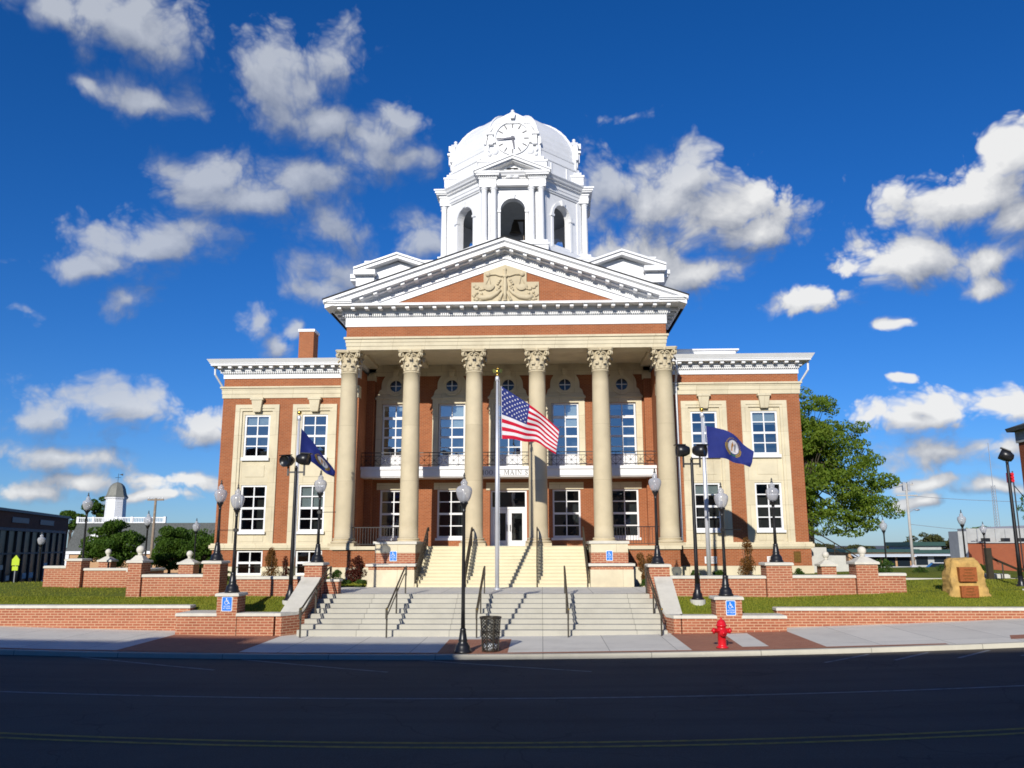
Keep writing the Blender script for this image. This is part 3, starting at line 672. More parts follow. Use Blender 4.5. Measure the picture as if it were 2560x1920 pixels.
# --- entablature
HX = 7.95
mb = MB()
def ent(z0, z1, d, m):                                  # front beam plus two side beams
    m.box(XC-HX-d, XC+HX+d, 40.05-d, 41.0, z0, z1)
    for s_ in (-1, 1):
        a, b = XC + s_*(HX+d), XC + s_*(HX-.75); m.box(min(a,b), max(a,b), 41.0, 44.6, z0, z1)
for z0, z1, d in ((12.71,12.90,0),(12.902,13.09,.03),(13.092,13.26,.06),(13.26,13.36,.13)): ent(z0, z1, d, mb)
mb.box(XC-HX+.7, XC+HX-.7, 41.0, 44.7, 12.9, 13.0)
for i in range(1, 5): mb.box(XC + (i-2.5)*3.14-.3, XC + (i-2.5)*3.14+.3, 41.0, 44.7, 12.72, 12.9)
mb.build('architrave', M['stone'], CH)
mb = MB(); ent(13.361, 13.90, .02, mb); mb.build('frieze_brick', M['brick'], CH)
for s_ in (-1, 1):
    m2 = MB(); a, b = XC + s_*(HX+.02), XC + s_*(HX-.6); m2.box(min(a,b), max(a,b), 44.6, 47, 12.5, 14.6); m2.build('side_wall', M['white'], CH)
# --- horizontal cornice
w = MB()
ent(13.90, 14.36, .07, w); ent(14.36, 14.40, .11, w); ent(14.40, 14.53, .12, w)
def along_x(m, x0, x1, step, wd, y0, y1, z0, z1):
    k = x0
    while k + wd <= x1 + 1e-6: m.box(k, k+wd, y0, y1, z0, z1); k += step
along_x(w, XC-HX-.2, XC+HX+.25, .105, .058, 39.83, 39.93, 14.405, 14.515)
ent(14.53, 14.60, .25, w); ent(14.60, 14.78, .24, w)
along_x(w, XC-HX-.36, XC+HX+.5, .678, .18, 39.32, 39.82, 14.645, 14.775)
for s_ in (-1, 1):
    for k in range(6): a = XC + s_*(HX+.24); b = XC + s_*(HX+.72); w.box(min(a,b), max(a,b), 40.2+k*.68, 40.4+k*.68, 14.64, 14.775)
    for k in range(40): a = XC + s_*(HX+.12); b = XC + s_*(HX+.22); w.box(min(a,b), max(a,b), 40.1+k*.105, 40.158+k*.105, 14.405, 14.515)
CE = HX + .86
w.box(XC-CE, XC+CE, 39.2, 44.6, 14.78, 14.86); w.box(XC-CE-.02, XC+CE+.02, 39.18, 44.6, 14.86, 14.89)
for s_ in (-1, 1):                                      # cornice returns at the eaves
    a, b = XC + s_*(CE+.02), XC + s_*(CE-1.25)
    w.box(min(a,b), max(a,b), 39.12, 40.0, 14.89, 14.96); a = XC + s_*(CE+.10); w.box(min(a,b), max(a,b), 39.06, 40.0, 14.96, 15.04)
w.build('cornice', M['white'], CH)
# --- pediment
SL = .348; HALF = CE + .16; ZE = 15.06
zt = lambda u: ZE + SL*(HALF - abs(u))                  # top edge height at distance u from the axis
pe = MB()
def rake(t0, t1, y0, y1, ue=HALF):
    for s_ in (-1, 1):
        pts = [(XC, zt(0)-t0), (XC, zt(0)-t1), (XC + s_*ue, zt(ue)-t1), (XC + s_*ue, zt(ue)-t0)]
        pe.prism(pts, y0, y1)
rake(0, .16, 39.05, 40.2); rake(.16, .20, 39.12, 40.2); rake(.20, .42, 39.18, 40.2, HALF-.06); rake(.42, .50, 39.5, 40.2, HALF-.9)
rake(.50, .60, 39.78, 40.2, HALF-1.3); rake(.60, .74, 39.90, 40.2, HALF-1.5); rake(.74, .84, 39.84, 40.2, HALF-1.7); rake(.84, 1.00, 39.93, 40.2, HALF-1.9); rake(1.00, 1.16, 39.96, 40.2, HALF-2.2)
for s_ in (-1, 1):
    def bl(u0, u1, t0, t1, y0, y1):
        pe.prism([(XC+s_*u0, zt(u0)-t0), (XC+s_*u1, zt(u1)-t0), (XC+s_*u1, zt(u1)-t1), (XC+s_*u0, zt(u0)-t1)], y0, y1)
    u = .34
    while u < HALF-1.5: bl(u-.09, u+.09, .42, .55, 39.30, 39.79); u += .678
    u = .03
    while u < HALF-2.0: bl(u, u+.058, .62, .73, 39.82, 39.91); u += .105
pe.build('pediment', M['white'], CH)
mb = MB(); mb.prism([(XC-6.1, 14.89), (XC+6.1, 14.89), (XC, zt(0)-1.10)], 40.02, 40.3); mb.build('tympanum', M['brick'], CH)
mb = MB()
for s_ in (-1, 1):
    mb.prism([(XC, zt(0)+.05), (XC, zt(0)+.001), (XC+s_*(HALF+.04), zt(HALF+.04)+.001), (XC+s_*(HALF+.04), zt(HALF+.04)+.05)], 39.0, 48)
    mb.prism([(XC+s_*(HALF-.02), 14.80), (XC+s_*(HALF+.03), 14.80), (XC+s_*(HALF+.03), zt(HALF)), (XC+s_*(HALF-.02), zt(HALF))], 40.2, 46)
mb.build('portico_roof', M['droof'], CH)
# --- carved relief with the scales of justice
rb = MB(); c = XC
rb.prism([(c-1.70,14.9),(c+1.70,14.9),(c+1.70,16.12),(c+1.08,16.12),(c+1.08,zt(1.08)-1.145),(c,zt(0)-1.145),(c-1.08,zt(1.08)-1.145),(c-1.08,16.12),(c-1.70,16.12)], 39.93, 40.04)
rel = rb.build('relief_panel', M['colst'], CH)
k = MB(); k.sm = True; yb = 39.87
k.tube([(c-.82,yb,16.50),(c-.5,yb,16.52),(c-.2,yb,16.42),(c,yb,16.50),(c+.2,yb,16.42),(c+.5,yb,16.52),(c+.82,yb,16.50)], .04, 8)
for s_ in (-1, 1):
    k.ball((c+s_*.86, yb, 16.52), (.13,.08,.12)); k.tube([(c+s_*.8,yb,16.4),(c+s_*.98,yb,15.98)], .012, 5); k.tube([(c+s_*.8,yb,16.4),(c+s_*.72,yb,15.98)], .012, 5)
    R = []
    for i in range(9):
        a = PI + PI*i/8; R.append([(c+s_*.82 + .30*math.cos(a)*q, yb-.09*math.sin(PI*(.15+.7*(1-q))), 15.96 + .30*math.sin(a)*q) for q in (1, .75, .4, 0)])
    k.rows(R)
    k.tube([(c+s_*.22,yb,15.72),(c+s_*.42,yb,15.52),(c+s_*.72,yb-.02,15.34),(c+s_*1.1,yb-.02,15.28),(c+s_*1.42,yb,15.36)], [.06,.09,.12,.13,.10], 8)
    rnd = random.Random(3)
    for i in range(26): k.ball((c+s_*rnd.uniform(1.05,1.62), yb+.02, 15.2+rnd.random()**1.4*.75), (rnd.uniform(.05,.1),.06,rnd.uniform(.04,.08)), 7, 5)
    for i in range(6): k.ball((c+s_*(.26+.06*(i % 3)), yb, 16.22-.1*i), (.07,.05,.06), 7, 5)
    k.tube([(c+s_*.10,yb,15.62),(c+s_*.26,yb-.02,15.22)], [.05,.07], 7); k.ball((c+s_*.28,yb-.02,15.19),(.09,.07,.05),8,5)
k.tube([(c,yb,16.72),(c,yb,16.3),(c,yb-.03,15.9),(c,yb-.02,15.5),(c,yb-.02,15.2)], [.05,.07,.12,.09,.08], 8); k.ball((c,yb,16.78),(.08,.06,.09)); k.ball((c,yb-.02,16.40),(.13,.08,.07)); k.ball((c,yb-.02,15.18),(.11,.07,.05),8,5)
k.build('relief_carving', M['colst'], rel)
# --- portico back wall
BY = 44.7; XW = -1.76; WS = 3.095
cs5 = [XW + (i-2)*WS for i in range(5)]
mb = MB(); holes = []
for i, cx in enumerate(cs5):
    holes.append((cx-.74, cx+.74, 7.84, 10.74))
    holes.append((cx-.74, cx+.74, 3.5, 6.05) if i != 2 else (cx-.97, cx+.97, 3.05, 6.0))
wall_holes(mb, -9.5, 6.0, 3.0, 13.0, BY, holes, .3)
for x0, x1 in ((-9.5,-9.1),(5.6,6.0)): mb.box(x0+.002, x1-.002, BY-.35, BY+.1, 3.08, 12.0)
mb.build('portico_wall', M['brick'], CH)
st = MB()
st.box(-9.495, 5.995, BY-.10, BY-.001, 12.30, 12.89)
for x0, x1 in ((-9.5,-9.1),(5.6,6.0)): st.box(x0+.003 if x0 < 0 else x0-.05, x1+.05 if x0 < 0 else x1-.003, BY-.42, BY-.001, 12.0, 12.3)
for i, cx in enumerate(cs5):
    for s_ in (-1, 1):
        st.box(cx+s_*.90-.16, cx+s_*.90+.16, BY-.09, BY+.06, 7.0, 11.0)
        st.prism([(cx+s_*1.02,11.17),(cx+s_*.94,11.45),(cx+s_*.80,11.58),(cx+s_*.70,11.6),(cx+s_*.70,11.17)], BY-.10, BY)
    st.box(cx-.74, cx+.74, BY-.09, BY+.06, 10.745, 11.0); st.box(cx-1.12, cx+1.12, BY-.18, BY+.05, 11.0, 11.10); st.box(cx-1.06, cx+1.06, BY-.13, BY+.05, 11.10, 11.17)
    A = [(cx+.80*math.cos(PI*k_/18), 11.75+.80*math.sin(PI*k_/18)) for k_ in range(19)]
    st.prism([(cx+.8,11.17)] + A + [(cx-.8,11.17)], BY-.12, BY+.02)
    for r0, r1, d in ((.44,.56,.20),(.32,.44,.17)):
        for k_ in range(24):
            a0, a1 = 2*PI*k_/24, 2*PI*(k_+1)/24
            st.prism([(cx+r0*math.cos(a0),11.72+r0*math.sin(a0)),(cx+r1*math.cos(a0),11.72+r1*math.sin(a0)),(cx+r1*math.cos(a1),11.72+r1*math.sin(a1)),(cx+r0*math.cos(a1),11.72+r0*math.sin(a1))], BY-d, BY-.11)
    st.prism([(cx-.12,12.22),(cx+.12,12.22),(cx+.18,12.64),(cx-.18,12.64)], BY-.26, BY)
    if i != 2: st.box(cx-.92, cx+.92, BY-.05, BY+.1, 6.06, 6.42)
    else: st.box(cx-1.2, cx+1.2, BY-.05, BY+.1, 6.02, 6.42)
st.build('portico_trim', M['stone'], CH)
bl = (0, .32, 0, .40, 0)
for i, cx in enumerate(cs5):
    window(cx, 7.84, 10.74, .73, BY+.08, (.155,.325,.5,.70,.85) if False else (.175,.37,.55,.735), meet=.37, thick=.735, glass='bglass', blind=(.44 if i in (1,3) else .12))
    p = MB(); p.box(cx-.73, cx+.73, BY-.02, BY+.12, 7.10, 7.835); p.box(cx-.6, cx+.6, BY-.035, BY-.02, 7.2, 7.72); p.build('apron_panel', M['white'], CH)
    # round window
    r = MB(); r.box(cx-.3, cx+.3, BY-.15, BY-.125, 11.70, 11.74); r.box(cx-.02, cx+.02, BY-.15, BY-.125, 11.42, 11.70); r.box(cx-.02, cx+.02, BY-.15, BY-.125, 11.74, 12.02)
    o = r.build('round_window', M['white'], CH)
    q = MB(); q.poly_y([(cx+.33*math.cos(2*PI*k_/24), 11.72+.33*math.sin(2*PI*k_/24)) for k_ in range(24)], BY-.125); q.build('pane', pm('round_pane', (.012,.018,.025), .1, spec=.35, var=0) if 'rp' not in M else M['rp'], o)
    M.setdefault('rp', bpy.data.materials.get('round_pane'))
    if i != 2: window(cx, 3.5, 6.05, .74, BY+.08, (.25,.5,.75), meet=.5, glass='bglass', sill=(.08,.14,.13,'white'))
# doors
cx = cs5[2]; d = MB()
d.box(cx-.97, cx-.88, BY+.05, BY+.2, 3.08, 6.0); d.box(cx+.88, cx+.97, BY+.05, BY+.2, 3.08, 6.0); d.box(cx-.88, cx+.88, BY+.05, BY+.2, 5.0, 5.12); d.box(cx-.88, cx+.88, BY+.05, BY+.2, 5.92, 6.0)
df = d.build('door_frame', M['white'], CH)
q = MB(); q.face([(cx-.88,BY+.14,5.12),(cx+.88,BY+.14,5.12),(cx+.88,BY+.14,5.92),(cx-.88,BY+.14,5.92)]); q.build('transom_pane', M['bglass'], df)
for s_ in (-1, 1):
    d = MB(); xa, xb = (cx-.875, cx-.008) if s_ < 0 else (cx+.008, cx+.875)
    d.box(xa, xa+.15, BY+.08, BY+.15, 3.09, 4.99); d.box(xb-.15, xb, BY+.08, BY+.15, 3.09, 4.99); d.box(xa+.15, xb-.15, BY+.08, BY+.15, 3.09, 3.36); d.box(xa+.15, xb-.15, BY+.08, BY+.15, 4.80, 4.99)
    do = d.build('door', M['white'], CH)
    q = MB(); q.face([(xa+.14,BY+.12,3.35),(xb-.14,BY+.12,3.35),(xb-.14,BY+.12,4.82),(xa+.14,BY+.12,4.82)]); q.build('pane', M['glass'], do)
    q = MB(); hx = cx + s_*.08
    for z in (3.9, 4.15): q.box(hx-.015, hx+.015, BY+.0, BY+.08, z-.012, z+.012)
    q.box(hx-.018, hx+.018, BY-.02, BY+.005, 3.85, 4.2); q.build('handle', M['black'], do)
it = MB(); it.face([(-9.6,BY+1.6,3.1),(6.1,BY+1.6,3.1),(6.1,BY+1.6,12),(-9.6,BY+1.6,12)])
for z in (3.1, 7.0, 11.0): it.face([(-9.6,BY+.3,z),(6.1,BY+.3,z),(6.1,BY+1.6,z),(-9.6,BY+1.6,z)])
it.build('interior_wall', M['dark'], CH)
# --- balcony with lettering
mb = MB(); b0, b1 = -9.49, 5.99; fy = 43.35
mb.box(b0, b1, fy, BY+.02, 6.68, 7.02); mb.box(b0-.06, b1+.06, fy-.07, BY+.02, 7.02, 7.06); mb.box(b0-.03, b1+.03, fy-.05, BY+.02, 7.06, 7.18); mb.box(b0, b1, fy+.06, BY+.02, 6.62, 6.68)
bal = mb.build('balcony', M['white'], CH)
r = MB(); ry = fy+.05
r.box(b0, b1, ry-.02, ry+.02, 7.90, 7.94); r.box(b0, b1, ry-.012, ry+.012, 7.26, 7.285); r.box(b0, b1, ry-.012, ry+.012, 7.74, 7.765)
x = b0; cell = .515
while x < b1 - .1:
    r.box(x-.011, x+.011, ry-.011, ry+.011, 7.18, 7.9)
    for za, zb_ in ((7.285,7.74),(7.74,7.285)):
        r.tube([(x+.012,ry,za),(x+cell-.012,ry,zb_)], .009, 4)
    r.box(x+cell/2-.007, x+cell/2+.007, ry-.007, ry+.007, 7.285, 7.74)
    r.box(x+.012, x+cell-.012, ry-.007, ry+.007, 7.506, 7.519)
    r.ball((x+cell/2, ry, 7.5125), (.035,.015,.035), 6, 4)
    x += cell
r.build('balcony_railing', M['black'], bal)
def glyph(mb, ch, x, z, h, y0, y1):
    t, th = .17*h, .055*h
    def bar(pts): mb.prism([(x+a*h, z+b*h) for a, b in pts], y0, y1)
    def rect(a, b, c, d): bar([(a,c),(b,c),(b,d),(a,d)])
    def stem(a, w_=.13, s0=True, s1=True):
        rect(a, a+w_, 0, 1)
        if s0: rect(a-.08, a-.001, 0, .05); rect(a+w_+.001, a+w_+.08, 0, .05)
        if s1: rect(a-.08, a-.001, .95, 1); rect(a+w_+.001, a+w_+.08, .95, 1)
    if ch == '1': stem(.12, .14, True, False); rect(.02, .119, .86, .93); return .5
    if ch == '0':
        for k in range(20):
            a0, a1 = 2*PI*k/20, 2*PI*(k+1)/20
            f = lambda a, rx, rz: (.38 + rx*math.cos(a), .5 + rz*math.sin(a))
            bar([f(a0,.27,.47), f(a0,.38,.51), f(a1,.38,.51), f(a1,.27,.47)])
        return .86
    if ch == 'S':
        pts = [(.56,.80),(.46,.93),(.30,.96),(.15,.88),(.12,.74),(.22,.60),(.40,.50),(.54,.38),(.56,.22),(.46,.07),(.28,.03),(.12,.10),(.06,.24)]
        for k, (p, q) in enumerate(zip(pts, pts[1:])):
            d = Vector((q[0]-p[0], q[1]-p[1])); nrm = Vector((-d.y, d.x)).normalized()*(.035 + .04*math.exp(-((k-5.5)/2.2)**2))
            bar([(p[0]-nrm.x,p[1]-nrm.y),(q[0]-nrm.x,q[1]-nrm.y),(q[0]+nrm.x,q[1]+nrm.y),(p[0]+nrm.x,p[1]+nrm.y)])
        rect(.55,.60,.72,.98); rect(.02,.07,.02,.30); return .72
    if ch == '.': rect(.05,.18,0,.13); return .4
    if ch == 'M':
        stem(.10, .07, True, True); stem(.92, .14, True, True); bar([(.17,1),(.32,1),(.62,.02),(.54,.02)]); bar([(.54,.02),(.60,.02),(.92,1),(.86,1)]); return 1.24
    if ch == 'A':
        bar([(.06,0),(.13,0),(.44,1),(.38,1)]); bar([(.38,1),(.50,1),(.86,0),(.70,0)]); rect(.2,.66,.33,.39); rect(-.02,.2,0,.05); rect(.62,.94,0,.05); return 1.0
    if ch == 'I': stem(.12, .14); return .46
    if ch == 'N':
        stem(.10, .07); stem(.74, .07, False, True); bar([(.10,1),(.25,1),(.81,0),(.72,0)]); return 1.0
    if ch == 'T': rect(.32,.46,0,1); rect(.02,.319,.93,1); rect(.461,.76,.93,1); rect(.02,.07,.78,.93); rect(.71,.76,.78,.93); rect(.22,.319,0,.05); rect(.461,.56,0,.05); return .8
    return .42
L = MB(); x = -3.08
for chh in '100 S. MAIN ST.': x += glyph(L, chh, x, 6.735, .235, fy-.02, fy-.001)*.235*1.03 + .018
L.build('lettering', M['black'], bal)
# --- portico rails between outer columns
for xa, xb in ((-9.2,-6.9),(3.4,5.6)):
    mb = MB(); y = 40.35
    mb.box(xa, xb, y-.02, y+.02, 3.95, 3.99); mb.box(xa, xb, y-.015, y+.015, 3.16, 3.19); k_ = xa+.05
    while k_ < xb: mb.box(k_-.01, k_+.01, y-.01, y+.01, 3.19, 3.95); k_ += .13
    mb.build('portico_railing', M['black'], CH)
# bronze plaque on the right wing
mb = MB(); mb.box(12.48, 12.82, WY-.1, WY-.059, 2.25, 2.78); pq = mb.build('wall_plaque', M['bronze'], CH)
mb = MB()
for k_ in range(6): mb.box(12.54, 12.76-.04*(k_ % 2), WY-.105, WY-.1, 2.33+k_*.07, 2.345+k_*.07)
mb.build('plaque_lettering', M['gold'], pq)
# --- attic and corner gables below the tower
mb = MB(); mb.box(-10.25, 6.76, 46.3, 58, 14.5, 19.5); mb.box(-10.3, 6.8, 46.25, 58.05, 19.5, 19.6); mb.build('attic', M['white'], CH)
for gx in (-8.25, 4.74):
    g = MB()
    hw = 2.5; za = 19.80
    for s_ in (-1, 1):
        g.prism([(gx,za),(gx,za-.12),(gx+s_*hw,za-.12-.346*hw),(gx+s_*hw,za-.346*hw)], 45.35, 47.5); g.prism([(gx,za-.12),(gx,za-.32),(gx+s_*(hw-.08),za-.32-.346*(hw-.08)),(gx+s_*(hw-.08),za-.12-.346*(hw-.08))], 45.45, 47.5)
        a, b = gx+s_*hw, gx+s_*(hw-1.25); g.box(min(a,b), max(a,b), 45.42, 47.5, za-.346*hw-.42, za-.346*hw-.14)
        g.box(min(a,b)+.1, max(a,b)-.1, 45.75, 47.5, 17.9, za-.346*hw-.42)
    g.prism([(gx-1.6,18.4),(gx+1.6,18.4),(gx+1.6,18.95),(gx,19.42),(gx-1.6,18.95)], 46.0, 46.28)
    g.box(gx-2.1, gx+2.1, 45.9, 46.29, 15.0, 18.35)
    s_ = -1 if gx < XC else 1; a, b = gx+s_*2.3, gx+s_*2.78; g.box(min(a,b), max(a,b), 45.9, 48.5, 18.45, 18.68); g.box(min(a,b), max(a,b)-.1 if s_ > 0 else max(a,b), 46.0, 48.5, 18.3, 18.45)
    for k_ in range(5): g.box(gx+s_*(1.5+.18*k_)-.05, gx+s_*(1.5+.18*k_)+.05, 45.8, 45.9, 18.05, 18.3)
    g.build('attic_gable', M['white'], CH)
for xa, xb in ((-16.5,-9.7),(6.2,13.1)):
    mb = MB(); mb.box(xa, xb, 43.2, 60, 12.3, 12.6); mb.build('flat_roof', M['grey_roof'], CH)
# ------------------------------------------------------------------ clock tower (octagonal belfry and dome)
TX, TY = -1.57, 51.3
AP = 4.2; HS = AP*math.tan(PI/8)
def side_xf(k):                                         # local (u along face, -d outwards, z) -> world, face k turned k*45 degrees
    a = k*PI/4; c, s = math.cos(a), math.sin(a)
    def f(p): return Vector((TX + p.x*c - p.y*s, TY + p.x*s + p.y*c, p.z))
    return f
def arch_wall(mb, w, zs, zb, z0, z1, y, th, hs, n=16):
    arc = [(w*math.cos(PI - PI*i/n), zs + w*math.sin(PI - PI*i/n)) for i in range(n+1)]
    for yy, hs_ in ((y, hs), (y+th, hs-th*.41)):
        mb.face([(-hs_,yy,z0),(-w,yy,z0),(-w,yy,zs),(-hs_,yy,zs)]); mb.face([(w,yy,z0),(hs_,yy,z0),(hs_,yy,zs),(w,yy,zs)])
        if zb > z0: mb.face([(-w,yy,z0),(w,yy,z0),(w,yy,zb),(-w,yy,zb)])
        mb.face([(-hs_,yy,zs),(-w,yy,zs),(-w,yy,z1),(-hs_,yy,z1)]); mb.face([(w,yy,zs),(hs_,yy,zs),(hs_,yy,z1),(w,yy,z1)])
        for (a, b), (c, d) in zip(arc, arc[1:]): mb.face([(a,yy,b),(c,yy,d),(c,yy,z1),(a,yy,z1)])
    out = [(-w, zb)] + arc + [(w, zb)]
    for (a, b), (c, d) in zip(out, out[1:]): mb.face([(a,y,b),(c,y,d),(c,y+th,d),(a,y+th,b)])
    mb.face([(-w,y,zb),(w,y,zb),(w,y+th,zb),(-w,y+th,zb)])
def archivolt(mb, w, zs, y, d=.08, wd=.17, n=16):
    for i in range(n):
        a0, a1 = PI*i/n, PI*(i+1)/n
        mb.prism([(w*math.cos(a0), zs+w*math.sin(a0)), ((w+wd)*math.cos(a0), zs+(w+wd)*math.sin(a0)), ((w+wd)*math.cos(a1), zs+(w+wd)*math.sin(a1)), (w*math.cos(a1), zs+w*math.sin(a1))], y-d, y)
    for s_ in (-1, 1):
        a, b = s_*(w-.03), s_*(w+wd+.08); mb.box(min(a,b), max(a,b), y-d-.04, y+.1, zs-.14, zs-.001)
        a, b = s_*(w+.001), s_*(w+wd); mb.box(min(a,b), max(a,b), y-d*.6, y, 20.9, zs-.14)
    mb.prism([(-.1, zs+w-.06), (.1, zs+w-.06), (.15, zs+w+.28), (-.15, zs+w+.28)], y-d-.12, y)
C8 = math.cos(PI/8)
def oct_(mb, prof): mb.lathe([(r/C8, z) for r, z in prof], TX, TY, 8, PI/8, caps=False)
mb = MB()
oct_(mb, [(4.75,14.6),(4.75,19.9),(4.9,19.95),(4.9,20.1),(4.45,20.2),(4.45,20.75),(4.3,20.85),(4.2,20.9)])
for k in range(8):
    mb.xf = side_xf(k); arch_wall(mb, .75, 22.97, 21.05, 20.9, 24.35, -AP, .45, HS); archivolt(mb, .75, 22.97, -AP)
    # corner pilasters
    for s_ in (-1, 1): a, b = s_*(HS-.02), s_*(HS-.36); mb.box(min(a,b), max(a,b), -AP-.06, -AP-.001, 20.9, 24.3)
mb.xf = None
oct_(mb, [(4.25,24.30),(4.30,24.42),(4.34,24.42),(4.34,24.6),(4.38,24.62),(4.38,24.86),(4.46,24.90),(4.5,24.98),(4.64,25.03),(4.68,25.12),(4.78,25.22),(4.78,25.28),(4.12,25.45),(4.05,25.5),(4.05,26.5),(4.1,26.52),(4.1,26.62),(3.98,26.66),(3.95,27.05),(3.98,27.08),(3.98,27.2),(3.88,27.22)])
for k in range(8):
    mb.xf = side_xf(k); x = -HS-.05
    while x < HS: mb.box(x, x+.07, -4.53, -4.4, 24.90, 24.98); x += .13
    for x in (-.7, .7): mb.box(x-.05, x+.05, -4.09, -4.04, 25.55, 26.45)
mb.xf = None
TW = mb.build('clock_tower', M['white'], CH)
mb = MB(); mb.lathe([(4.0/C8,20.95),(0.01,20.95)], TX, TY, 8, PI/8, caps=False); mb.lathe([(3.9/C8,24.36),(0.01,24.36)], TX, TY, 8, PI/8, caps=False); mb.build('belfry_floor', M['grey'], TW)
# four projecting aedicules with paired columns, open pediments and clock dormers
for k in (0, 2, 4, 6):
    for s_ in (-1, 1):
        e = MB(); e.xf = side_xf(k)
        def bx(u0, u1, d0, d1, z0, z1): a, b = s_*u0, s_*u1; e.box(min(a,b), max(a,b), -d1, -d0, z0, z1)
        bx(.92,2.12,4.0,4.84,19.9,20.55); bx(.86,2.18,4.0,4.90,20.55,20.66); bx(.95,2.08,4.0,4.8,20.66,20.86)
        e.build('column_pedestal', M['white'], TW); e = MB(); e.xf = side_xf(k)
        bx(.98,2.0,4.0,4.70,24.30,24.45); bx(.96,2.02,4.0,4.72,24.451,24.62); bx(.98,2.0,4.0,4.70,24.62,24.80)
        bx(.92,2.06,4.0,4.75,24.80,24.88); x = .95
        while x < 2.0: bx(x, x+.07, 4.72, 4.80, 24.885, 24.965); x += .125
        bx(.95,2.03,4.0,4.72,24.881,24.97); bx(.80,2.2,4.0,4.92,24.971,25.08); bx(.76,2.25,4.0,4.97,25.08,25.22)
        e.build('entablature_block', M['white'], TW)
    e = MB(); e.xf = side_xf(k)
    for s_ in (-1, 1):
        for t0, t1, d1, ue in ((0,.10,5.06,2.34),(.10,.26,4.99,2.27),(.26,.34,4.84,2.1)):
            z = lambda u: 26.25 - .415*u
            e.prism([(0, z(0)-t0), (0, z(0)-t1), (s_*ue, z(ue)-t1), (s_*ue, z(ue)-t0)], -d1, -4.0)
    e.box(-2.08, 2.08, -4.42, -3.5, 25.5, 26.02); e.box(-2.14, 2.14, -4.48, -3.5, 26.02, 26.14); e.box(-1.9, 1.9, -4.30, -3.4, 26.14, 26.42)
    e.build('aedicule_pediment', M['white'], TW); e = MB(); e.xf = side_xf(k)
    e.prism([(-.62,24.9),(.62,24.9),(.62,25.25),(.3,25.62),(-.3,25.62),(-.62,25.25)], -4.42, -4.25); e.box(-.95,.95,-4.62,-4.2,24.42,24.80)
    e.sm = True; e.ball((0,-4.5,25.2), (.24,.14,.3)); 
    for s_ in (-1,1): e.ball((s_*.22,-4.55,24.95), (.2,.14,.12)); e.tube([(s_*.2,-4.45,25.25),(s_*.55,-4.45,25.55)], .03, 5)
    e.build('shield_ornament', M['white'], TW)
    for u in (-1.71, -1.14, 1.14, 1.71):
        c = MB(); c.sm = True; f = side_xf(k); p = f(Vector((u, -4.46, 0)))
        c.lathe([(.22,20.86),(.23,20.93),(.2,20.97),(.215,21.02),(.185,21.06),(.19,21.4),(.187,22.6),(.165,24.0),(.165,24.06),(.185,24.09),(.165,24.12),(.175,24.17),(.235,24.24),(.235,24.30)], p.x, p.y, 16)
        c.build('belfry_column', M['white'], TW)
    d = MB(); f0 = side_xf(k); d.xf = (lambda g_: (lambda p: g_(Vector((p.x, p.y+.15, p.z)))))(f0)
    pts = [(-1.72,26.42)] + [(1.72*math.cos(PI-PI*i/24)*(1-.04*math.sin(PI*i/24)), 27.35 + 1.72*math.sin(PI*i/24)*1.02) for i in range(25)] + [(1.72,26.42)]
    d.prism(pts, -4.15, -1.6)
    d.prism([(-1.15,28.70),(1.15,28.70),(.62,29.16),(.25,29.36),(-.25,29.36),(-.62,29.16)], -4.32, -3.6)
    pts2 = [(1.03*x_, 26.42 + (z_-26.42)*1.03) for x_, z_ in pts]
    for (a, b), (c_, e_) in zip(pts2[1:], pts2[2:-1]):
        d.prism([(a*.93, 26.5+(b-26.5)*.945), (a, b), (c_, e_), (c_*.93, 26.5+(e_-26.5)*.945)], -4.28, -4.0)
    for i in range(24):
        a0, a1 = -.25 + (PI+.5)*i/24, -.25 + (PI+.5)*(i+1)/24
        for r0, r1, y in ((1.06,1.16,-4.33),(1.16,1.38,-4.27)):
            d.prism([(r0*math.cos(a0),27.73+r0*math.sin(a0)),(r1*math.cos(a0),27.73+r1*math.sin(a0)),(r1*math.cos(a1),27.73+r1*math.sin(a1)),(r0*math.cos(a1),27.73+r0*math.sin(a1))], y, -4.1)
    for s_ in (-1, 1):
        a, b = s_*1.18, s_*1.62; d.box(min(a,b), max(a,b), -4.46, -4.1, 27.92, 28.06); a, b = s_*1.22, s_*1.5; d.box(min(a,b), max(a,b), -4.38, -4.1, 27.3, 27.92)
        d.sm = True
        d.lathe([(.02,-.16),(.12,-.14),(.15,0),(.15,.1)], n=14, axis='y', c0=(s_*1.42,-4.2,26.66)); d.lathe([(.02,-.09),(.17,-.08),(.24,0),(.24,.05)], n=16, axis='y', c0=(s_*1.10,-4.17,26.92))
        d.tube([(s_*1.42,-4.22,26.86),(s_*1.52,-4.22,27.0),(s_*1.48,-4.22,27.35)], .06, 6); d.sm = False
    d.prism([(-.12,28.95),(.12,28.95),(.17,29.30),(-.17,29.30)], -4.55, -3.9)
    d.sm = True; d.lathe([(.12,29.3),(.09,29.4),(.16,29.46),(.05,29.52)], 0, -4.1, 10); d.ball((0,-4.1,29.60), .12, 10, 8)
    dm = d.build('clock_dormer', M['white'], TW)
    if k in (0, 2, 6):
        f = MB(); f.xf = d.xf; zc = 27.73
        f.mi = 0; f.poly_y([(1.06*math.cos(2*PI*i/40), zc+1.06*math.sin(2*PI*i/40)) for i in range(40)], -4.24)
        f.mi = 1
        for h in range(12):
            a = PI/2 - h*PI/6; r0, r1, hw = .70, 1.0, .036
            ca, sa = math.cos(a), math.sin(a)
            f.prism([(r0*ca-hw*sa, zc+r0*sa+hw*ca),(r0*ca+hw*sa, zc+r0*sa-hw*ca),(r1*ca+hw*sa, zc+r1*sa-hw*ca),(r1*ca-hw*sa, zc+r1*sa+hw*ca)], -4.26, -4.241)
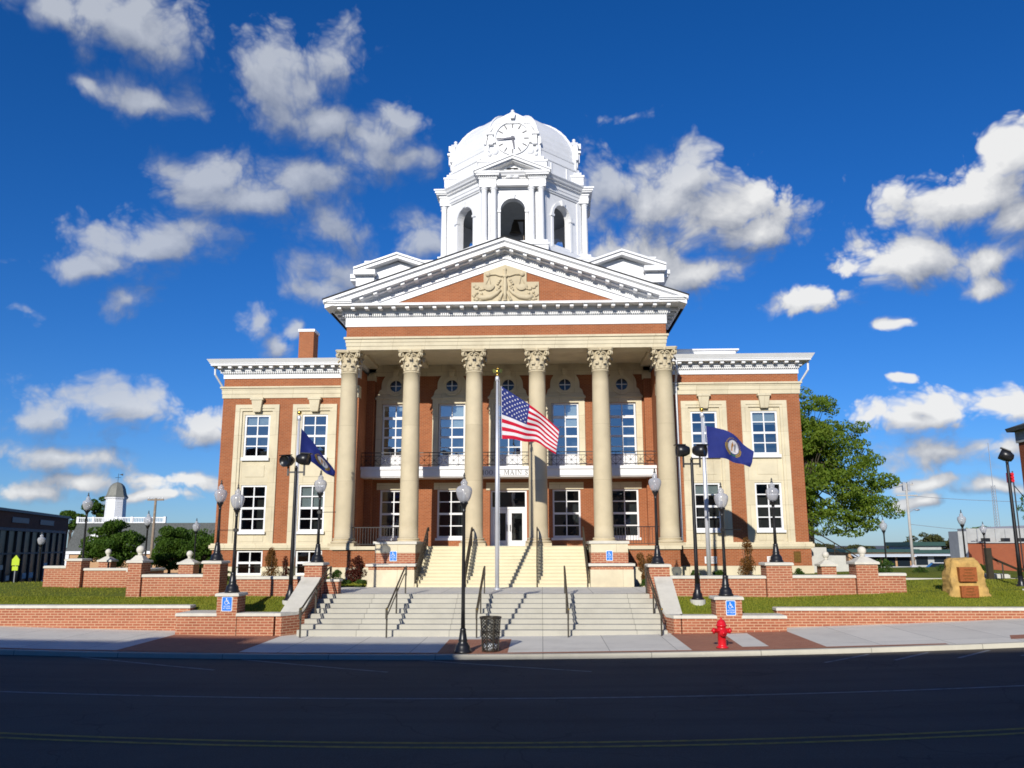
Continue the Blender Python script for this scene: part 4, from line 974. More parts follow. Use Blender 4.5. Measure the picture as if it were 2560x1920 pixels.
        f.mi = 2
        for a, L_, hw, y in ((PI/2 - 44*PI/30, .98, .07, -4.34), (PI/2 - (5+44/60)*PI/6, .70, .085, -4.31)):
            ca, sa = math.cos(a), math.sin(a)
            f.prism([(-.14*ca-hw*sa, zc-.14*sa+hw*ca),(-.14*ca+hw*sa, zc-.14*sa-hw*ca),(L_*ca+hw*.45*sa, zc+L_*sa-hw*.45*ca),(L_*ca-hw*.45*sa, zc+L_*sa+hw*.45*ca)], y-.012, y)
        f.lathe([(.07,-4.36),(.07,-4.24)], n=12, axis='y', c0=(0,0,zc))
        f.build('clock_face', [M['white'], pm('clock_grey_%d' % k, (.05,.05,.055), .5), pm('clock_hand_%d' % k, (.012,.016,.05), .4)], TW)
# dome
d = MB(); prof = []
for i in range(25):
    t = i/24; a = t*PI/2*.97; r = 3.88*math.cos(a)**.98; z = 27.2 + 3.62*math.sin(a)
    prof.append((r + (.022 if i % 2 else 0), z))
d.lathe([(r/C8, z) for r, z in prof], TX, TY, 8, PI/8); d.sm = True
for k in range(8):
    a = PI/8 + k*PI/4
    d.tube([(TX + (r+.03)/C8*math.cos(a), TY + (r+.03)/C8*math.sin(a), z) for r, z in prof], .065, 8)
d.build('dome', M['white'], TW)
b = MB(); b.sm = True; bx_, by_ = -1.5, 50.0
b.lathe([(.39,22.6),(.40,22.64),(.33,22.74),(.27,22.95),(.23,23.2),(.17,23.38),(.06,23.45),(.05,23.55)], bx_, by_, 20)
b.sm = False; b.box(bx_-.12, bx_+.62, by_-.06, by_+.06, 23.42, 23.54); b.box(bx_+.5, bx_+.56, by_-.05, by_+.05, 20.95, 23.42); b.tube([(bx_+.5,by_,23.5),(bx_+.62,by_,23.3),(bx_+.62,by_,22.5)], .06, 6)
b.build('bell', M['bell'], TW)
# ------------------------------------------------------------------ lower steps, retaining walls, piers
mb = MB()
N = 8; y0, y1 = 28.43, 31.3; tr = (y1-y0)/(N-1); ze = 1.35
zb = .14
for k in range(N):
    zt_ = .20 + (ze-.20)*(k+1)/N
    if k < N-1: mb.box(-8.2 if k < 2 else -8.6, 4.1 if k < 2 else 4.3, y0+k*tr, y1, zt_-(ze-.20)/N if k else -.1, zt_)
    else: mb.box(-8.72, 4.33, y1-.02, y1+.35, zt_-.15, zt_+.003)
tag(mb.build('concrete_steps', M['step']), 'broad flight of pale concrete steps rising from the sidewalk to the plaza', 'steps')
BR, CP = M['nbrick'], M['cap']
def cap_box(mb, x0, x1, y0, y1, z0, z1, c=.025):
    mb.hexa([(x0,y0,z0),(x1,y0,z0),(x1,y1,z0),(x0,y1,z0)], [(x0,y0,z1-c),(x1,y0,z1-c),(x1,y1,z1-c),(x0,y1,z1-c)])
    mb.hexa([(x0,y0,z1-c+.0005),(x1,y0,z1-c+.0005),(x1,y1,z1-c+.0005),(x0,y1,z1-c+.0005)], [(x0+c,y0+c,z1),(x1-c,y0+c,z1),(x1-c,y1-c,z1),(x0+c,y1-c,z1)])
def low_wall(name, label, segs, loc, group=None):
    """segs: (x0,x1,yfront,ztop,zbot,thick)"""
    t = thing(name, label, 'wall', loc, group)
    a, c = MB(), MB()
    for x0, x1, y, zt_, zb_, th in segs:
        a.box(x0, x1, y, y+th, zb_, zt_-.10); cap_box(c, x0-.02, x1+.02, y-.05, y+th+.05, zt_-.0995, zt_)
    a.build('brickwork', BR, t); c.build('coping', CP, t); return t
def pier(parent, x0, x1, y0, y1, zt_, zb_, ball=False):
    a = MB(); a.box(x0, x1, y0, y1, zb_, zt_-.10); p = a.build('pier', BR, parent)
    c = MB(); cap_box(c, x0-.06, x1+.06, y0-.06, y1+.06, zt_-.0995, zt_, .035); cx, cy, w_ = (x0+x1)/2, (y0+y1)/2, (x1-x0)/2
    c.build('pier_cap', CP, p)
    if ball:
        b = MB(); b.hexa([(cx-w_,cy-w_,zt_),(cx+w_,cy-w_,zt_),(cx+w_,cy+w_,zt_),(cx-w_,cy+w_,zt_)], [(cx-.12,cy-.12,zt_+.17),(cx+.12,cy-.12,zt_+.17),(cx+.12,cy+.12,zt_+.17),(cx-.12,cy+.12,zt_+.17)])
        b.sm = True; b.lathe([(.11,zt_+.16),(.08,zt_+.22),(.11,zt_+.26)], cx, cy, 14); b.ball((cx, cy, zt_+.38), .155 if ball is True else ball, 16, 12); b.build('ball_finial', M['cap'], p)
    return p
# left front wall with pier and cheek wall
lw = low_wall('retaining_wall', 'long low brick wall along the left sidewalk, stepping forward to a pier with blue sign', [(-60,-12.3,29.5,1.08,-.2,.4), (-12.3,-10.93,28.4,.90,-.2,1.3), (-10.24,-8.985,28.4,.90,-.2,.5)], (-12, 29, .2))
pier(lw, -10.93, -10.24, 28.36, 29.15, 1.55, -.2)
rw = low_wall('retaining_wall', 'low brick wall along the right sidewalk behind the red hydrant, with a lamp pier', [(4.58,5.70,28.4,.83,-.2,.5), (6.55,7.97,28.4,.83,-.2,.9), (7.97,30,29.5,1.0,-.2,.4)], (8, 29, .2))
pier(rw, 5.70, 6.55, 28.36, 29.15, 1.43, -.2)
for side, X0, X1, lab in ((-1, -8.80, -8.18, 'sloping brick cheek wall with pale coping left of the concrete steps'), (1, 4.08, 4.66, 'sloping brick cheek wall with pale coping right of the concrete steps')):
    t = thing('cheek_wall', lab, 'wall', ((X0+X1)/2, 29.8, .2), 'cheek walls of the concrete steps')
    zf, zr = .90 if side < 0 else .83, 1.98
    if side < 0: P = [(X0-.12,28.4),(X0+.08,28.4),(X1,29.25),(X1,31.05),(X0,31.05)]
    else: P = [(X0,29.25),(X1-.35,28.4),(X1-.12,28.4),(X1,28.9),(X1,31.05),(X0,31.05)]
    zz = lambda y: zf if y < 28.95 else zf + (zr-zf)*(y-28.95)/(31.05-28.95)
    a = MB(); c = MB()
    # split into flat nose and sloping run
    def cut(P, lo, hi):
        out = []
        for i, (x, y) in enumerate(P):
            x2, y2 = P[(i+1) % len(P)]
            if lo-1e-6 <= y <= hi+1e-6: out.append((x, y))
            for yc in (lo, hi):
                if (y-yc)*(y2-yc) < -1e-9: tt = (yc-y)/(y2-y); out.append((x+(x2-x)*tt, yc))
        return out
    for lo, hi in ((28.4,28.95),(28.95,31.05)):
        q = cut(P, lo, hi)
        cx = sum(p[0] for p in q)/len(q); cy = sum(p[1] for p in q)/len(q); q.sort(key=lambda p: math.atan2(p[1]-cy, p[0]-cx))
        a.plan(q, -.2, [zz(p[1])-.10 for p in q])
        big = [((p[0]-(X0+X1)/2)*1.10+(X0+X1)/2, p[1]-.05 if p[1] < 28.5 else p[1]) for p in q]
        c.plan(big, [zz(p[1])-.0995 for p in q], [zz(p[1]) for p in q])
    a.build('brickwork', BR, t); c.build('coping', CP, t)
    if side < 0: pier(t, -8.78, -8.13, 31.08, 31.9, 2.50, .9); a = MB(); a.box(-8.12, -7.6, 31.5, 31.95, 1.35, 1.8); a.build('brickwork', BR, t); c = MB(); cap_box(c, -8.12, -7.55, 31.45, 32.0, 1.8, 1.88); c.build('coping', CP, t)
    else: pier(t, 3.90, 4.64, 31.08, 31.9, 2.42, .9)
# terrace walls
tl = low_wall('terrace_wall', 'brick terrace wall behind the left lawn with a lamp pier and a ball-topped pier', [(-11.5,-8.8,31.2,2.0,.9,.35), (-14.9,-12.6,31.2,2.08,.9,.35)], (-12, 31.3, 1.2))
pier(tl, -12.58, -11.95, 31.1, 31.9, 2.57, .9); pier(tl, -15.43, -14.92, 31.1, 31.85, 2.60, .9, True)
t2 = low_wall('terrace_wall', 'brick terrace wall set back at far left with a plain pier by the lamp post', [(-19.6,-16.6,35.6,2.2,.7,.35), (-21.3,-20.26,35.6,2.3,.7,.35)], (-18, 36, 1.2))
pier(t2, -20.25, -19.6, 35.4, 36.1, 2.6, .7)
for k_ in range(1): a = MB(); a.box(-16.6, -16.25, 33.5, 35.95, .9, 2.1); a.build('brickwork', BR, t2); c = MB(); cap_box(c, -16.65, -16.2, 33.45, 36.0, 2.1, 2.2); c.build('coping', CP, t2)
t3 = low_wall('terrace_wall', 'brick terrace wall behind the right lawn with lamp pier and ball-topped pier', [(4.66,8.1,31.2,2.0,.9,.35), (9.08,11.32,31.2,2.02,.9,.35), (12.15,13.12,31.2,2.09,.9,.35)], (9, 31.3, 1.2))
pier(t3, 8.13, 9.05, 31.1, 31.9, 2.47, .9); pier(t3, 11.35, 12.12, 31.1, 31.85, 2.50, .9, True)
for nm, lab, x, y, w_, zt_, zb_ in (('gate_pier','small brick pier with stone ball, left of the courthouse by the round tree',-21.9,42,.6,2.45,1.2),('gate_pier','small brick pier with stone ball, beside the left courthouse corner',-16.88,40,.7,2.36,1.2),('gate_pier','small brick pier with stone ball below the right courthouse corner',12.57,38,.64,2.27,1.2)):
    t = thing(nm, lab, 'pier', (x, y, zb_), 'ball-topped gate piers')
    a = MB(); a.box(x-w_/2, x+w_/2, y-w_/2, y+w_/2, zb_, zt_-.1); a.build('brickwork', BR, t)
    b = MB(); cap_box(b, x-w_/2-.07, x+w_/2+.07, y-w_/2-.07, y+w_/2+.07, zt_-.0995, zt_); b.hexa([(x-w_/2,y-w_/2,zt_),(x+w_/2,y-w_/2,zt_),(x+w_/2,y+w_/2,zt_),(x-w_/2,y+w_/2,zt_)], [(x-.1,y-.1,zt_+.16),(x+.1,y-.1,zt_+.16),(x+.1,y+.1,zt_+.16),(x-.1,y+.1,zt_+.16)])
    b.build('pier_cap', CP, t); c = MB(); c.sm = True; c.lathe([(.1,zt_+.15),(.07,zt_+.22),(.1,zt_+.26)], x, y, 12); c.ball((x,y,zt_+.39), .15); c.build('ball_finial', CP, t)
# side entrance stoop at the right corner
mb = MB()
for x0, x1, z in ((13.45,14.42,2.97),(14.42,15.36,2.56),(15.36,15.98,2.12)): mb.box(x0, x1, 43.4, 47, 1.3, z)
tag(mb.build('concrete_stoop', M['conc']), 'stepped grey concrete stoop against the right end of the courthouse', 'stoop')
t = thing('stoop_railing', 'dark sloping pipe railing above the grey stoop on the right', 'railing', (15, 43.6, 2))
mb = MB(); mb.tube([(13.6,43.6,3.9),(14.4,43.6,3.5),(16.2,43.6,2.4)], .03, 6); mb.tube([(13.6,43.6,3.6),(16.2,43.6,2.1)], .025, 6); mb.build('rail', M['rail'], t)
for x, z0, z1 in ((13.65,2.97,3.88),(14.9,2.56,3.2),(16.1,1.6,2.45)): mb = MB(); mb.tube([(x,43.6,z0),(x,43.6,z1)], .028, 6); mb.build('post', M['rail'], t)

# ------------------------------------------------------------------ handrails on the lower steps
def zstep(y): return .20 + 1.15*max(0, min(1, (y-28.0)/3.3))
for i, (x, lab) in enumerate(((-7.95,'dark steel handrail beside the left cheek wall of the concrete steps'),(-5.10,'dark steel handrail on the concrete steps, between left cheek wall and trash can'),(-2.15,'dark steel handrail on the concrete steps, directly behind the trash can'),(.83,'dark steel handrail on the concrete steps, between trash can and right cheek wall'),(3.84,'dark steel handrail beside the right cheek wall of the concrete steps'))):
    t = thing('handrail', lab, 'handrail', (x, 29.7, .8), 'handrails on the concrete steps')
    m = MB()
    for dz, r in ((0,.032),(-.22,.022)): m.tube([(x,27.85,zstep(28)+.88+dz),(x,28.1,zstep(28)+.90+dz),(x,31.3,2.27+dz),(x,31.75,2.33+dz)], r, 8)
    m.box(x-.028, x+.028, 27.82, 27.88, zstep(28)+.55, zstep(28)+.9); m.box(x-.028, x+.028, 31.7, 31.76, 2.0, 2.34)
    m.build('rail', M['rail'], t)
    for y, zt_ in ((27.95,1.08),(29.75,1.66),(31.65,2.30)):
        m = MB(); m.box(x-.025, x+.025, y-.025, y+.025, (.16 if y < 28.1 else zstep(y)-.12), zt_); m.build('post', M['rail'], t)
    m = MB(); m.ball((x+.02, 27.84, 1.07), .035, 8, 6); m.build('bracket', M['gold'], t)
# ornate railings on the stone stairs
for x, lab in ((-5.38,'scrolled iron stair railing beside the left pedestal'),(-3.30,'scrolled iron stair railing between left pedestal and flagpole'),(-.22,'scrolled iron stair railing right of the flagpole, in front of the doors'),(1.94,'scrolled iron stair railing beside the right pedestal')):
    t = thing('stair_railing', lab, 'railing', (x, 38, 2), 'scrolled railings on the stone stairs')
    A, B = (36.45, 1.40), (39.55, 3.05); zl = lambda y: A[1] + (B[1]-A[1])*(y-A[0])/(B[0]-A[0])
    m = MB(); m.tube([(x,36.35,2.2),(x,36.5,2.32),(x,39.5,3.92),(x,39.85,3.95),(x,40.0,3.8)], .03, 8); m.build('rail', M['rail'], t)
    m = MB(); m.tube([(x,36.5,1.62),(x,39.5,3.22)], .018, 6); m.tube([(x,36.5,2.12),(x,39.5,3.72)], .018, 6)
    for k in range(12):
        y = 36.6 + k*.265; z = zl(y)
        m.tube([(x,y,z+.12),(x,y,z+.9)], .014, 6)
        if k < 11: q = [(x, y+.13+.11*math.cos(j*.7), z+.52+.14*math.sin(j*.7)) for j in range(10)]; m.tube(q, .016, 6); m.ball((x,y+.13,z+.52), .04, 6, 4)
    m.build('scrollwork', M['rail'], t)
    for y, z0, z1 in ((36.46,1.33,2.3),(39.6,3.06,3.94)): m = MB(); m.tube([(x,y,z0),(x,y,z1)], .028, 8); m.build('post', M['rail'], t)

# ------------------------------------------------------------------ lamp posts
def lamp(name, label, x, y, z, H, arm=0, group='acorn globe street lamps'):
    t = thing(name, label, 'street lamp', (x, y, z), group)
    m = MB(); m.sm = True; S = 1.0
    m.lathe([(.25,z),(.25,z+.06),(.215,z+.09),(.205,z+.19),(.17,z+.24),(.12,z+.31),(.135,z+.35),(.115,z+.40),(.10,z+.52),(.085,z+.62),(.09,z+.65),(.07,z+.68)], x, y, 16); m.build('base', M['black'], t)
    zg = z + H - .88                                                   # underside of the globe
    m = MB(); m.sm = True
    m.lathe([(.062,z+.66),(.055,z+1.2),(.045,zg-.28),(.05,zg-.26),(.06,zg-.24),(.05,zg-.22),(.06,zg-.14),(.10,zg-.05),(.125,zg-.02),(.125,zg+.015),(.09,zg+.02)], x, y, 14)
    m.build('post', M['black'], t)
    m = MB(); m.sm = True
    m.lathe([(.10,zg+.016),(.15,zg+.06),(.195,zg+.15),(.226,zg+.26),(.24,zg+.34),(.228,zg+.41),(.19,zg+.465),(.13,zg+.495),(.085,zg+.51),(.098,zg+.54),(.105,zg+.58),(.088,zg+.625),(.05,zg+.66),(.035,zg+.71)], x, y, 20); m.lathe([(.05,zg+.02),(.05,zg+.22),(.02,zg+.25)], x, y, 10)
    m.build('globe', M['globe'], t)
    m = MB(); m.sm = True; m.lathe([(.045,zg+.70),(.05,zg+.73),(.02,zg+.76),(.035,zg+.80),(.008,zg+.88)], x, y, 10); m.build('finial', M['black'], t)
    if arm:
        m = MB(); za = zg - .72; m.tube([(x,y,za),(x+arm,y,za)], .013, 6); m.ball((x+arm,y,za), .022, 6, 4); m.tube([(x-.0,y-.08,za),(x,y+.08,za)], .07, 8); m.build('banner_arm', M['black'], t)
    return t
lamp('street_lamp', 'tall acorn globe street lamp at the kerb beside the mesh trash can', -2.27, 24.45, sz(-2.27,24.45), 5.1)
lamp('street_lamp', 'acorn globe street lamp on the left front pier above the blue sign', -10.58, 28.76, 1.55, 3.7, -.62)
lamp('street_lamp', 'acorn globe street lamp on the right front pier behind the hydrant', 6.13, 28.76, 1.43, 3.78, .6)
lamp('street_lamp', 'acorn globe street lamp on the pier topping the left cheek wall', -8.42, 31.5, 2.50, 3.46, .6)
lamp('street_lamp', 'acorn globe street lamp on the pier topping the right cheek wall', 4.27, 31.5, 2.42, 3.54)
lamp('street_lamp', 'acorn globe street lamp on the left terrace pier by the courthouse corner', -12.25, 31.5, 2.57, 3.04)
lamp('street_lamp', 'acorn globe street lamp on the right terrace pier near the bronze wall plaque', 8.62, 31.5, 2.47, 3.1)
lamp('street_lamp', 'acorn globe street lamp in front of the white cupola building', -22.1, 40, 1.2, 4.5)
lamp('street_lamp', 'acorn globe street lamp beside the utility pole at left', -22.85, 48, .4, 4.76)
lamp('street_lamp', 'acorn globe street lamp against bushes just left of the courthouse', -22.9, 55, .3, 4.65)
lamp('street_lamp', 'acorn globe street lamp in front of the dark glass storefront', -33.3, 55, -.1, 4.2)
lamp('street_lamp', 'acorn globe street lamp in front of the large green tree', 22.0, 55, .3, 4.55)
lamp('street_lamp', 'acorn globe street lamp before the grey end of the red brick building', 24.55, 50, .4, 4.7, .0)
lamp('street_lamp', 'acorn globe street lamp midway along the red brick building at right', 33.45, 65, 0.2, 4.6, -.6)
# ------------------------------------------------------------------ floodlight poles
def floodhead(m, c, ax, r=.225, L=.46):
    ax = Vector(ax).normalized(); c = Vector(c)
    q = ax.to_track_quat('Z', 'Y'); m.xf = Matrix.Translation(c) @ q.to_matrix().to_4x4(); m.sm = True
    m.lathe([(.02,-L*.62),(r*.62,-L*.55),(r*.92,-L*.25),(r,0),(r,L*.45),(r*.93,L*.46),(r*.9,L*.40)], 0, 0, 18); m.sm = False
    m.box(-r*.7, r*.7, r*.86, r*1.02, -L*.2, L*.62); m.xf = None
def flood(label, x, y, z, H, heads, group='floodlight poles'):
    t = thing('floodlight_pole', label, 'floodlight', (x, y, z), group)
    m = MB(); m.lathe([(.27,z-.2),(.27,z+.02)], x, y, 18); m.build('footing', M['conc'], t)
    z += .02
    m = MB(); m.sm = True; m.lathe([(.225,z),(.225,z+.05),(.18,z+.08),(.17,z+.2),(.12,z+.27),(.13,z+.31),(.1,z+.35),(.085,z+.55)], x, y, 16); m.build('base', M['black'], t)
    m = MB(); m.sm = True; m.lathe([(.08,z+.5),(.07,z+1.4),(.055,z+H-.1),(.05,z+H),(.065,z+H+.02),(.02,z+H+.12)], x, y, 14); m.build('post', M['black'], t)
    m = MB()
    if len(heads) > 1:
        m.box(x-.33, x+.33, y-.025, y+.025, z+H-.16, z+H-.10)
        for s_ in (-1, 1): m.box(x+s_*.30-.03, x+s_*.30+.03, y-.03, y+.03, z+H-.26, z+H+.22)
        m.build('bracket', M['black'], t)
    for (dx, dz, ax) in heads:
        m = MB(); floodhead(m, (x+dx, y, z+H+dz), ax); m.build('floodlight', M['black'], t)
flood('black twin floodlight pole on the left lawn before the terrace wall', -9.12, 30.6, 1.16, 4.75, [(-.34,.30,(-.35,-.9,-.12)),(.26,.36,(.97,-.12,-.06))])
flood('black twin floodlight pole on the right lawn before the terrace wall', 5.52, 30.6, 1.18, 4.95, [(-.32,.36,(-.97,-.1,.0)),(.32,.36,(.80,-.5,-.06))])
flood('tall black single floodlight pole at the right edge beside the ramp rail', 18.18, 33, 1.35, 4.85, [(-.02,.28,(-.75,.3,.42))])
# ------------------------------------------------------------------ accessibility signs
def acc_sign(label, x0, x1, z0, z1, y, lines):
    t = thing('accessibility_sign', label, 'sign', ((x0+x1)/2, y, z0), 'blue accessibility signs')
    W, Hh, cx = x1-x0, z1-z0, (x0+x1)/2
    def rr(k, r=.03, n=5):
        P = []
        for (a, b, s0) in ((x1-k-r, z1-k-r, 0), (x0+k+r, z1-k-r, 1), (x0+k+r, z0+k+r, 2), (x1-k-r, z0+k+r, 3)):
            for j in range(n+1): th = PI/2*(s0 + j/n); P.append((a + r*math.cos(th), b + r*math.sin(th)))
        return P
    m = MB(); m.prism(rr(0), y-.012, y); m.build('border', M['signw'], t)
    m = MB(); m.prism(rr(.018), y-.0145, y-.0122); m.build('panel', M['blue'], t)
    m = MB(); s = W*.30; ox, oz = cx-.01, z1 - Hh*.36; ya, yb = y-.0165, y-.0147
    def stroke(pts, r=.09):
        for p, q in zip(pts, pts[1:]):
            d = Vector((q[0]-p[0], q[1]-p[1])); nn = Vector((-d.y, d.x)).normalized()*r*s; e = d.normalized()*r*s*.5
            m.prism([(ox+p[0]*s-nn.x-e.x, oz+p[1]*s-nn.y-e.y),(ox+q[0]*s-nn.x+e.x, oz+q[1]*s-nn.y+e.y),(ox+q[0]*s+nn.x+e.x, oz+q[1]*s+nn.y+e.y),(ox+p[0]*s+nn.x-e.x, oz+p[1]*s+nn.y-e.y)], ya, yb)
    m.prism([(ox-.12*s+.17*s*math.cos(2*PI*k/12), oz+1.0*s+.17*s*math.sin(2*PI*k/12)) for k in range(12)], ya, yb)
    stroke([(-.10,.78),(-.06,.08)], .11); stroke([(-.06,.08),(.48,.08),(.78,-.62),(.95,-.55)], .10); stroke([(-.08,.45),(.4,.45)], .08)
    stroke([(-.12+.56*math.cos(a), -.22+.56*math.sin(a)) for a in [math.radians(v) for v in (95,120,150,180,210,240,270,300,330,350)]], .08)
    m.build('wheelchair_symbol', M['signw'], t)
    m = MB(); zz = z0 + Hh*.30
    for txt, sc_ in lines:
        cu = bpy.data.curves.new('txt', 'FONT'); cu.body = txt; cu.size = Hh*.145*sc_; cu.align_x = 'CENTER'
        o = bpy.data.objects.new('txt', cu); COL.objects.link(o); me = o.evaluated_get(bpy.context.evaluated_depsgraph_get()).to_mesh()
        b0 = len(m.v)
        for v in me.vertices: m.V((cx + v.co.x, ya, zz + v.co.y))
        for p in me.polygons: m.F([b0 + i for i in p.vertices])
        bpy.data.objects.remove(o); bpy.data.curves.remove(cu); zz -= Hh*.145*sc_*1.05
    m.build('lettering', M['signw'], t)
acc_sign('blue accessibility sign on the left front brick pier', -10.76, -10.40, .96, 1.44, 28.359, [('ACCESS', .95), ('AT REAR', .95)])
acc_sign('blue accessibility sign on the right front brick pier behind the hydrant', 6.02, 6.34, .83, 1.31, 28.359, [('ACCESS', .95), ('AT REAR', .95)])
acc_sign('small blue accessibility sign on the left stair pedestal', -6.78, -6.46, 2.43, 2.87, 37.479, [('ACCESS', 1.0), ('AT', .9), ('REAR', .9)])
acc_sign('small blue accessibility sign on the right stair pedestal', 2.83, 3.12, 2.43, 2.87, 37.479, [('ACCESS', .9), ('AT', .9), ('REAR', .9)])
# ------------------------------------------------------------------ hydrant and trash can
hx, hy = 5.1, 24.75; hz = sz(hx, hy)
t = thing('fire_hydrant', 'red fire hydrant on the brick paving by the kerb', 'hydrant', (hx, hy, hz))
m = MB(); m.sm = True
m.lathe([(.17,hz+.006),(.17,hz+.05),(.125,hz+.055),(.12,hz+.09),(.115,hz+.46),(.15,hz+.47),(.15,hz+.51),(.12,hz+.52),(.13,hz+.60),(.155,hz+.61),(.155,hz+.64),(.135,hz+.65),(.12,hz+.72),(.08,hz+.775),(.04,hz+.79)], hx, hy, 20); m.build('barrel', M['red'], t)
m = MB(); m.lathe([(.035,hz+.78),(.035,hz+.84)], hx, hy, 5); m.build('operating_nut', M['red'], t)
for s_ in (-1, 1): m = MB(); m.sm = True; m.lathe([(.065,.10*s_),(.065,.2*s_),(.085,.2*s_),(.085,.25*s_),(.03,.26*s_),(.03,.29*s_)], n=12, axis='x', c0=(hx,hy,hz+.48)); m.build('outlet', M['red'], t)
m = MB(); m.sm = True; m.lathe([(.08,-.10),(.08,-.18),(.105,-.18),(.105,-.24),(.035,-.245),(.035,-.28)], n=14, axis='y', c0=(hx,hy,hz+.44)); m.build('outlet', M['red'], t)
m = MB(); m.lathe([(.19,hz),(.19,hz+.012)], hx, hy, 18); m.build('flange', M['rail'], t)
bx_, by_ = -1.5, 24.72; bz = sz(bx_, by_)+.006
t = thing('trash_can', 'black mesh trash can on the brick patch beside the kerb lamp', 'trash can', (bx_, by_, bz))
def mesh_mat():
    m, n, l, b = nt('perforated_steel')
    tc = n.new('ShaderNodeTexCoord').outputs['Object']; s = n.new('ShaderNodeSeparateXYZ'); l.new(tc, s.inputs[0])
    a = mth(n, l, 'MULTIPLY', mth(n, l, 'ARCTAN2', s.outputs[0], s.outputs[1]), 22); z = mth(n, l, 'MULTIPLY', s.outputs[2], 90)
    g1 = mth(n, l, 'GREATER_THAN', mth(n, l, 'SINE', mth(n, l, 'MULTIPLY', mth(n, l, 'ADD', a, z), .8)), .45); g2 = mth(n, l, 'GREATER_THAN', mth(n, l, 'SINE', mth(n, l, 'MULTIPLY', mth(n, l, 'SUBTRACT', a, z), .8)), .45)
    b.inputs['Base Color'].default_value = (.015,.014,.012,1); b.inputs['Roughness'].default_value = .4
    l.new(mth(n, l, 'MAXIMUM', g1, g2), b.inputs['Alpha']); return m
m = MB(); m.sm = True; m.lathe([(.235,bz+.03),(.30,bz+.93)], bx_, by_, 32, caps=False); m.build('mesh_basket', mesh_mat(), t)
m = MB(); m.sm = True
for r, z in ((.237,.04),(.268,.52),(.302,.94)): m.tube([(bx_+r*math.cos(2*PI*k/28), by_+r*math.sin(2*PI*k/28), bz+z) for k in range(29)], .018 if z < .9 else .026, 6)
m.build('hoop', M['rail'], t)
for k in range(8):
    a = 2*PI*(k+.5)/8; m = MB(); m.tube([(bx_+.24*math.cos(a), by_+.24*math.sin(a), bz), (bx_+.303*math.cos(a), by_+.303*math.sin(a), bz+.95)], .016, 5); m.build('upright', M['rail'], t)
m = MB(); m.sm = True; m.lathe([(.18,bz+.05),(.205,bz+.12),(.2,bz+.2),(.12,bz+.22)], bx_, by_, 16); m.build('liner', M['signw'], t)
# ------------------------------------------------------------------ flagpoles and flags
def flagpole(label, x, y, z0, z1, top):
    t = thing('flagpole', label, 'flagpole', (x, y, z0), 'flagpoles')
    m = MB(); m.sm = True; m.lathe([(.14,z0),(.14,z0+.03),(.10,z0+.05),(.085,z0+.06)], x, y, 18); m.build('collar', M['alu'], t)
    m = MB(); m.sm = True; m.lathe([(.085,z0+.05),(.085,z0+(z1-z0)*.5),(.05,z1-.22)], x, y, 18); m.build('pole', M['alu'], t)
    m = MB(); m.sm = True; m.lathe([(.052,z1-.22),(.085,z1-.20),(.085,z1-.05),(.05,z1),(.02,z1+.02)], x, y, 14); m.build('truck', M['alu'], t)
    m = MB(); m.sm = True
    if top == 'ball': m.lathe([(.02,z1),(.02,z1+.05)], x, y, 8); m.ball((x,y,z1+.13), .095, 16, 12); m.build('ball_finial', M['gold'], t)
    else:
        m.ball((x,y,z1+.06), .06, 10, 8); m.ball((x,y-.01,z1+.2), (.06,.06,.11), 10, 8); m.ball((x+.03,y-.03,z1+.33), (.05,.04,.04), 8, 6)
        for s_ in (-1,1): m.rows([[(x+s_*.04,y,z1+.26),(x+s_*.14,y+.04,z1+.34),(x+s_*.22,y+.08,z1+.30)],[(x+s_*.04,y,z1+.14),(x+s_*.12,y+.04,z1+.17),(x+s_*.17,y+.08,z1+.14)]])
        m.build('eagle_finial', M['gold'], t)
    m = MB(); m.tube([(x+.10,y-.02,z0+1.2),(x+.10,y-.02,z1-.15)], .006, 4); m.build('halyard', M['signw'], t)
    return t
flagpole('silver flagpole with gold eagle on the plaza before the courthouse doors', -1.83, 34.5, 1.352, 10.17, 'eagle')
flagpole('silver flagpole with gold ball behind the left floodlight pole', -10.40, 35, 1.45, 8.62, 'ball')
flagpole('silver flagpole with gold ball behind the right terrace wall', 6.83, 35, 1.45, 8.62, 'ball')
def curve(P, u):
    n_ = len(P)-1; x = min(max(u, 0), 1)*n_; i = min(int(x), n_-1); t = x-i
    p0, p1, p2, p3 = P[max(i-1,0)], P[i], P[i+1], P[min(i+2,n_)]
    return tuple(.5*(2*b + (c-a)*t + (2*a-5*b+4*c-d)*t*t + (3*b-a-3*c+d)*t**3) for a, b, c, d in zip(p0, p1, p2, p3))
def cloth_map(T, B, y0, wave, drift=0.0):
    def S(u, v, off=0.0):
        a, b = curve(T, u), curve(B, u); x = a[0]+(b[0]-a[0])*v; z = a[1]+(b[1]-a[1])*v
        k = min(1, u*3); y = y0 + drift*u + wave*k*(math.sin(2*PI*(1.55*u+.42*v)) + .45*math.sin(2*PI*(3.1*u-.7*v)+1)*v + .25*math.sin(2*PI*(.6*u+1.6*v)))
        return Vector((x, y+off, z + .02*k*math.sin(9*u+5*v)))
    return S
def on_cloth(mb, S, pts, offs=(-.006,.006)):
    for o in offs: mb.face([S(u, v, o) for u, v in pts])
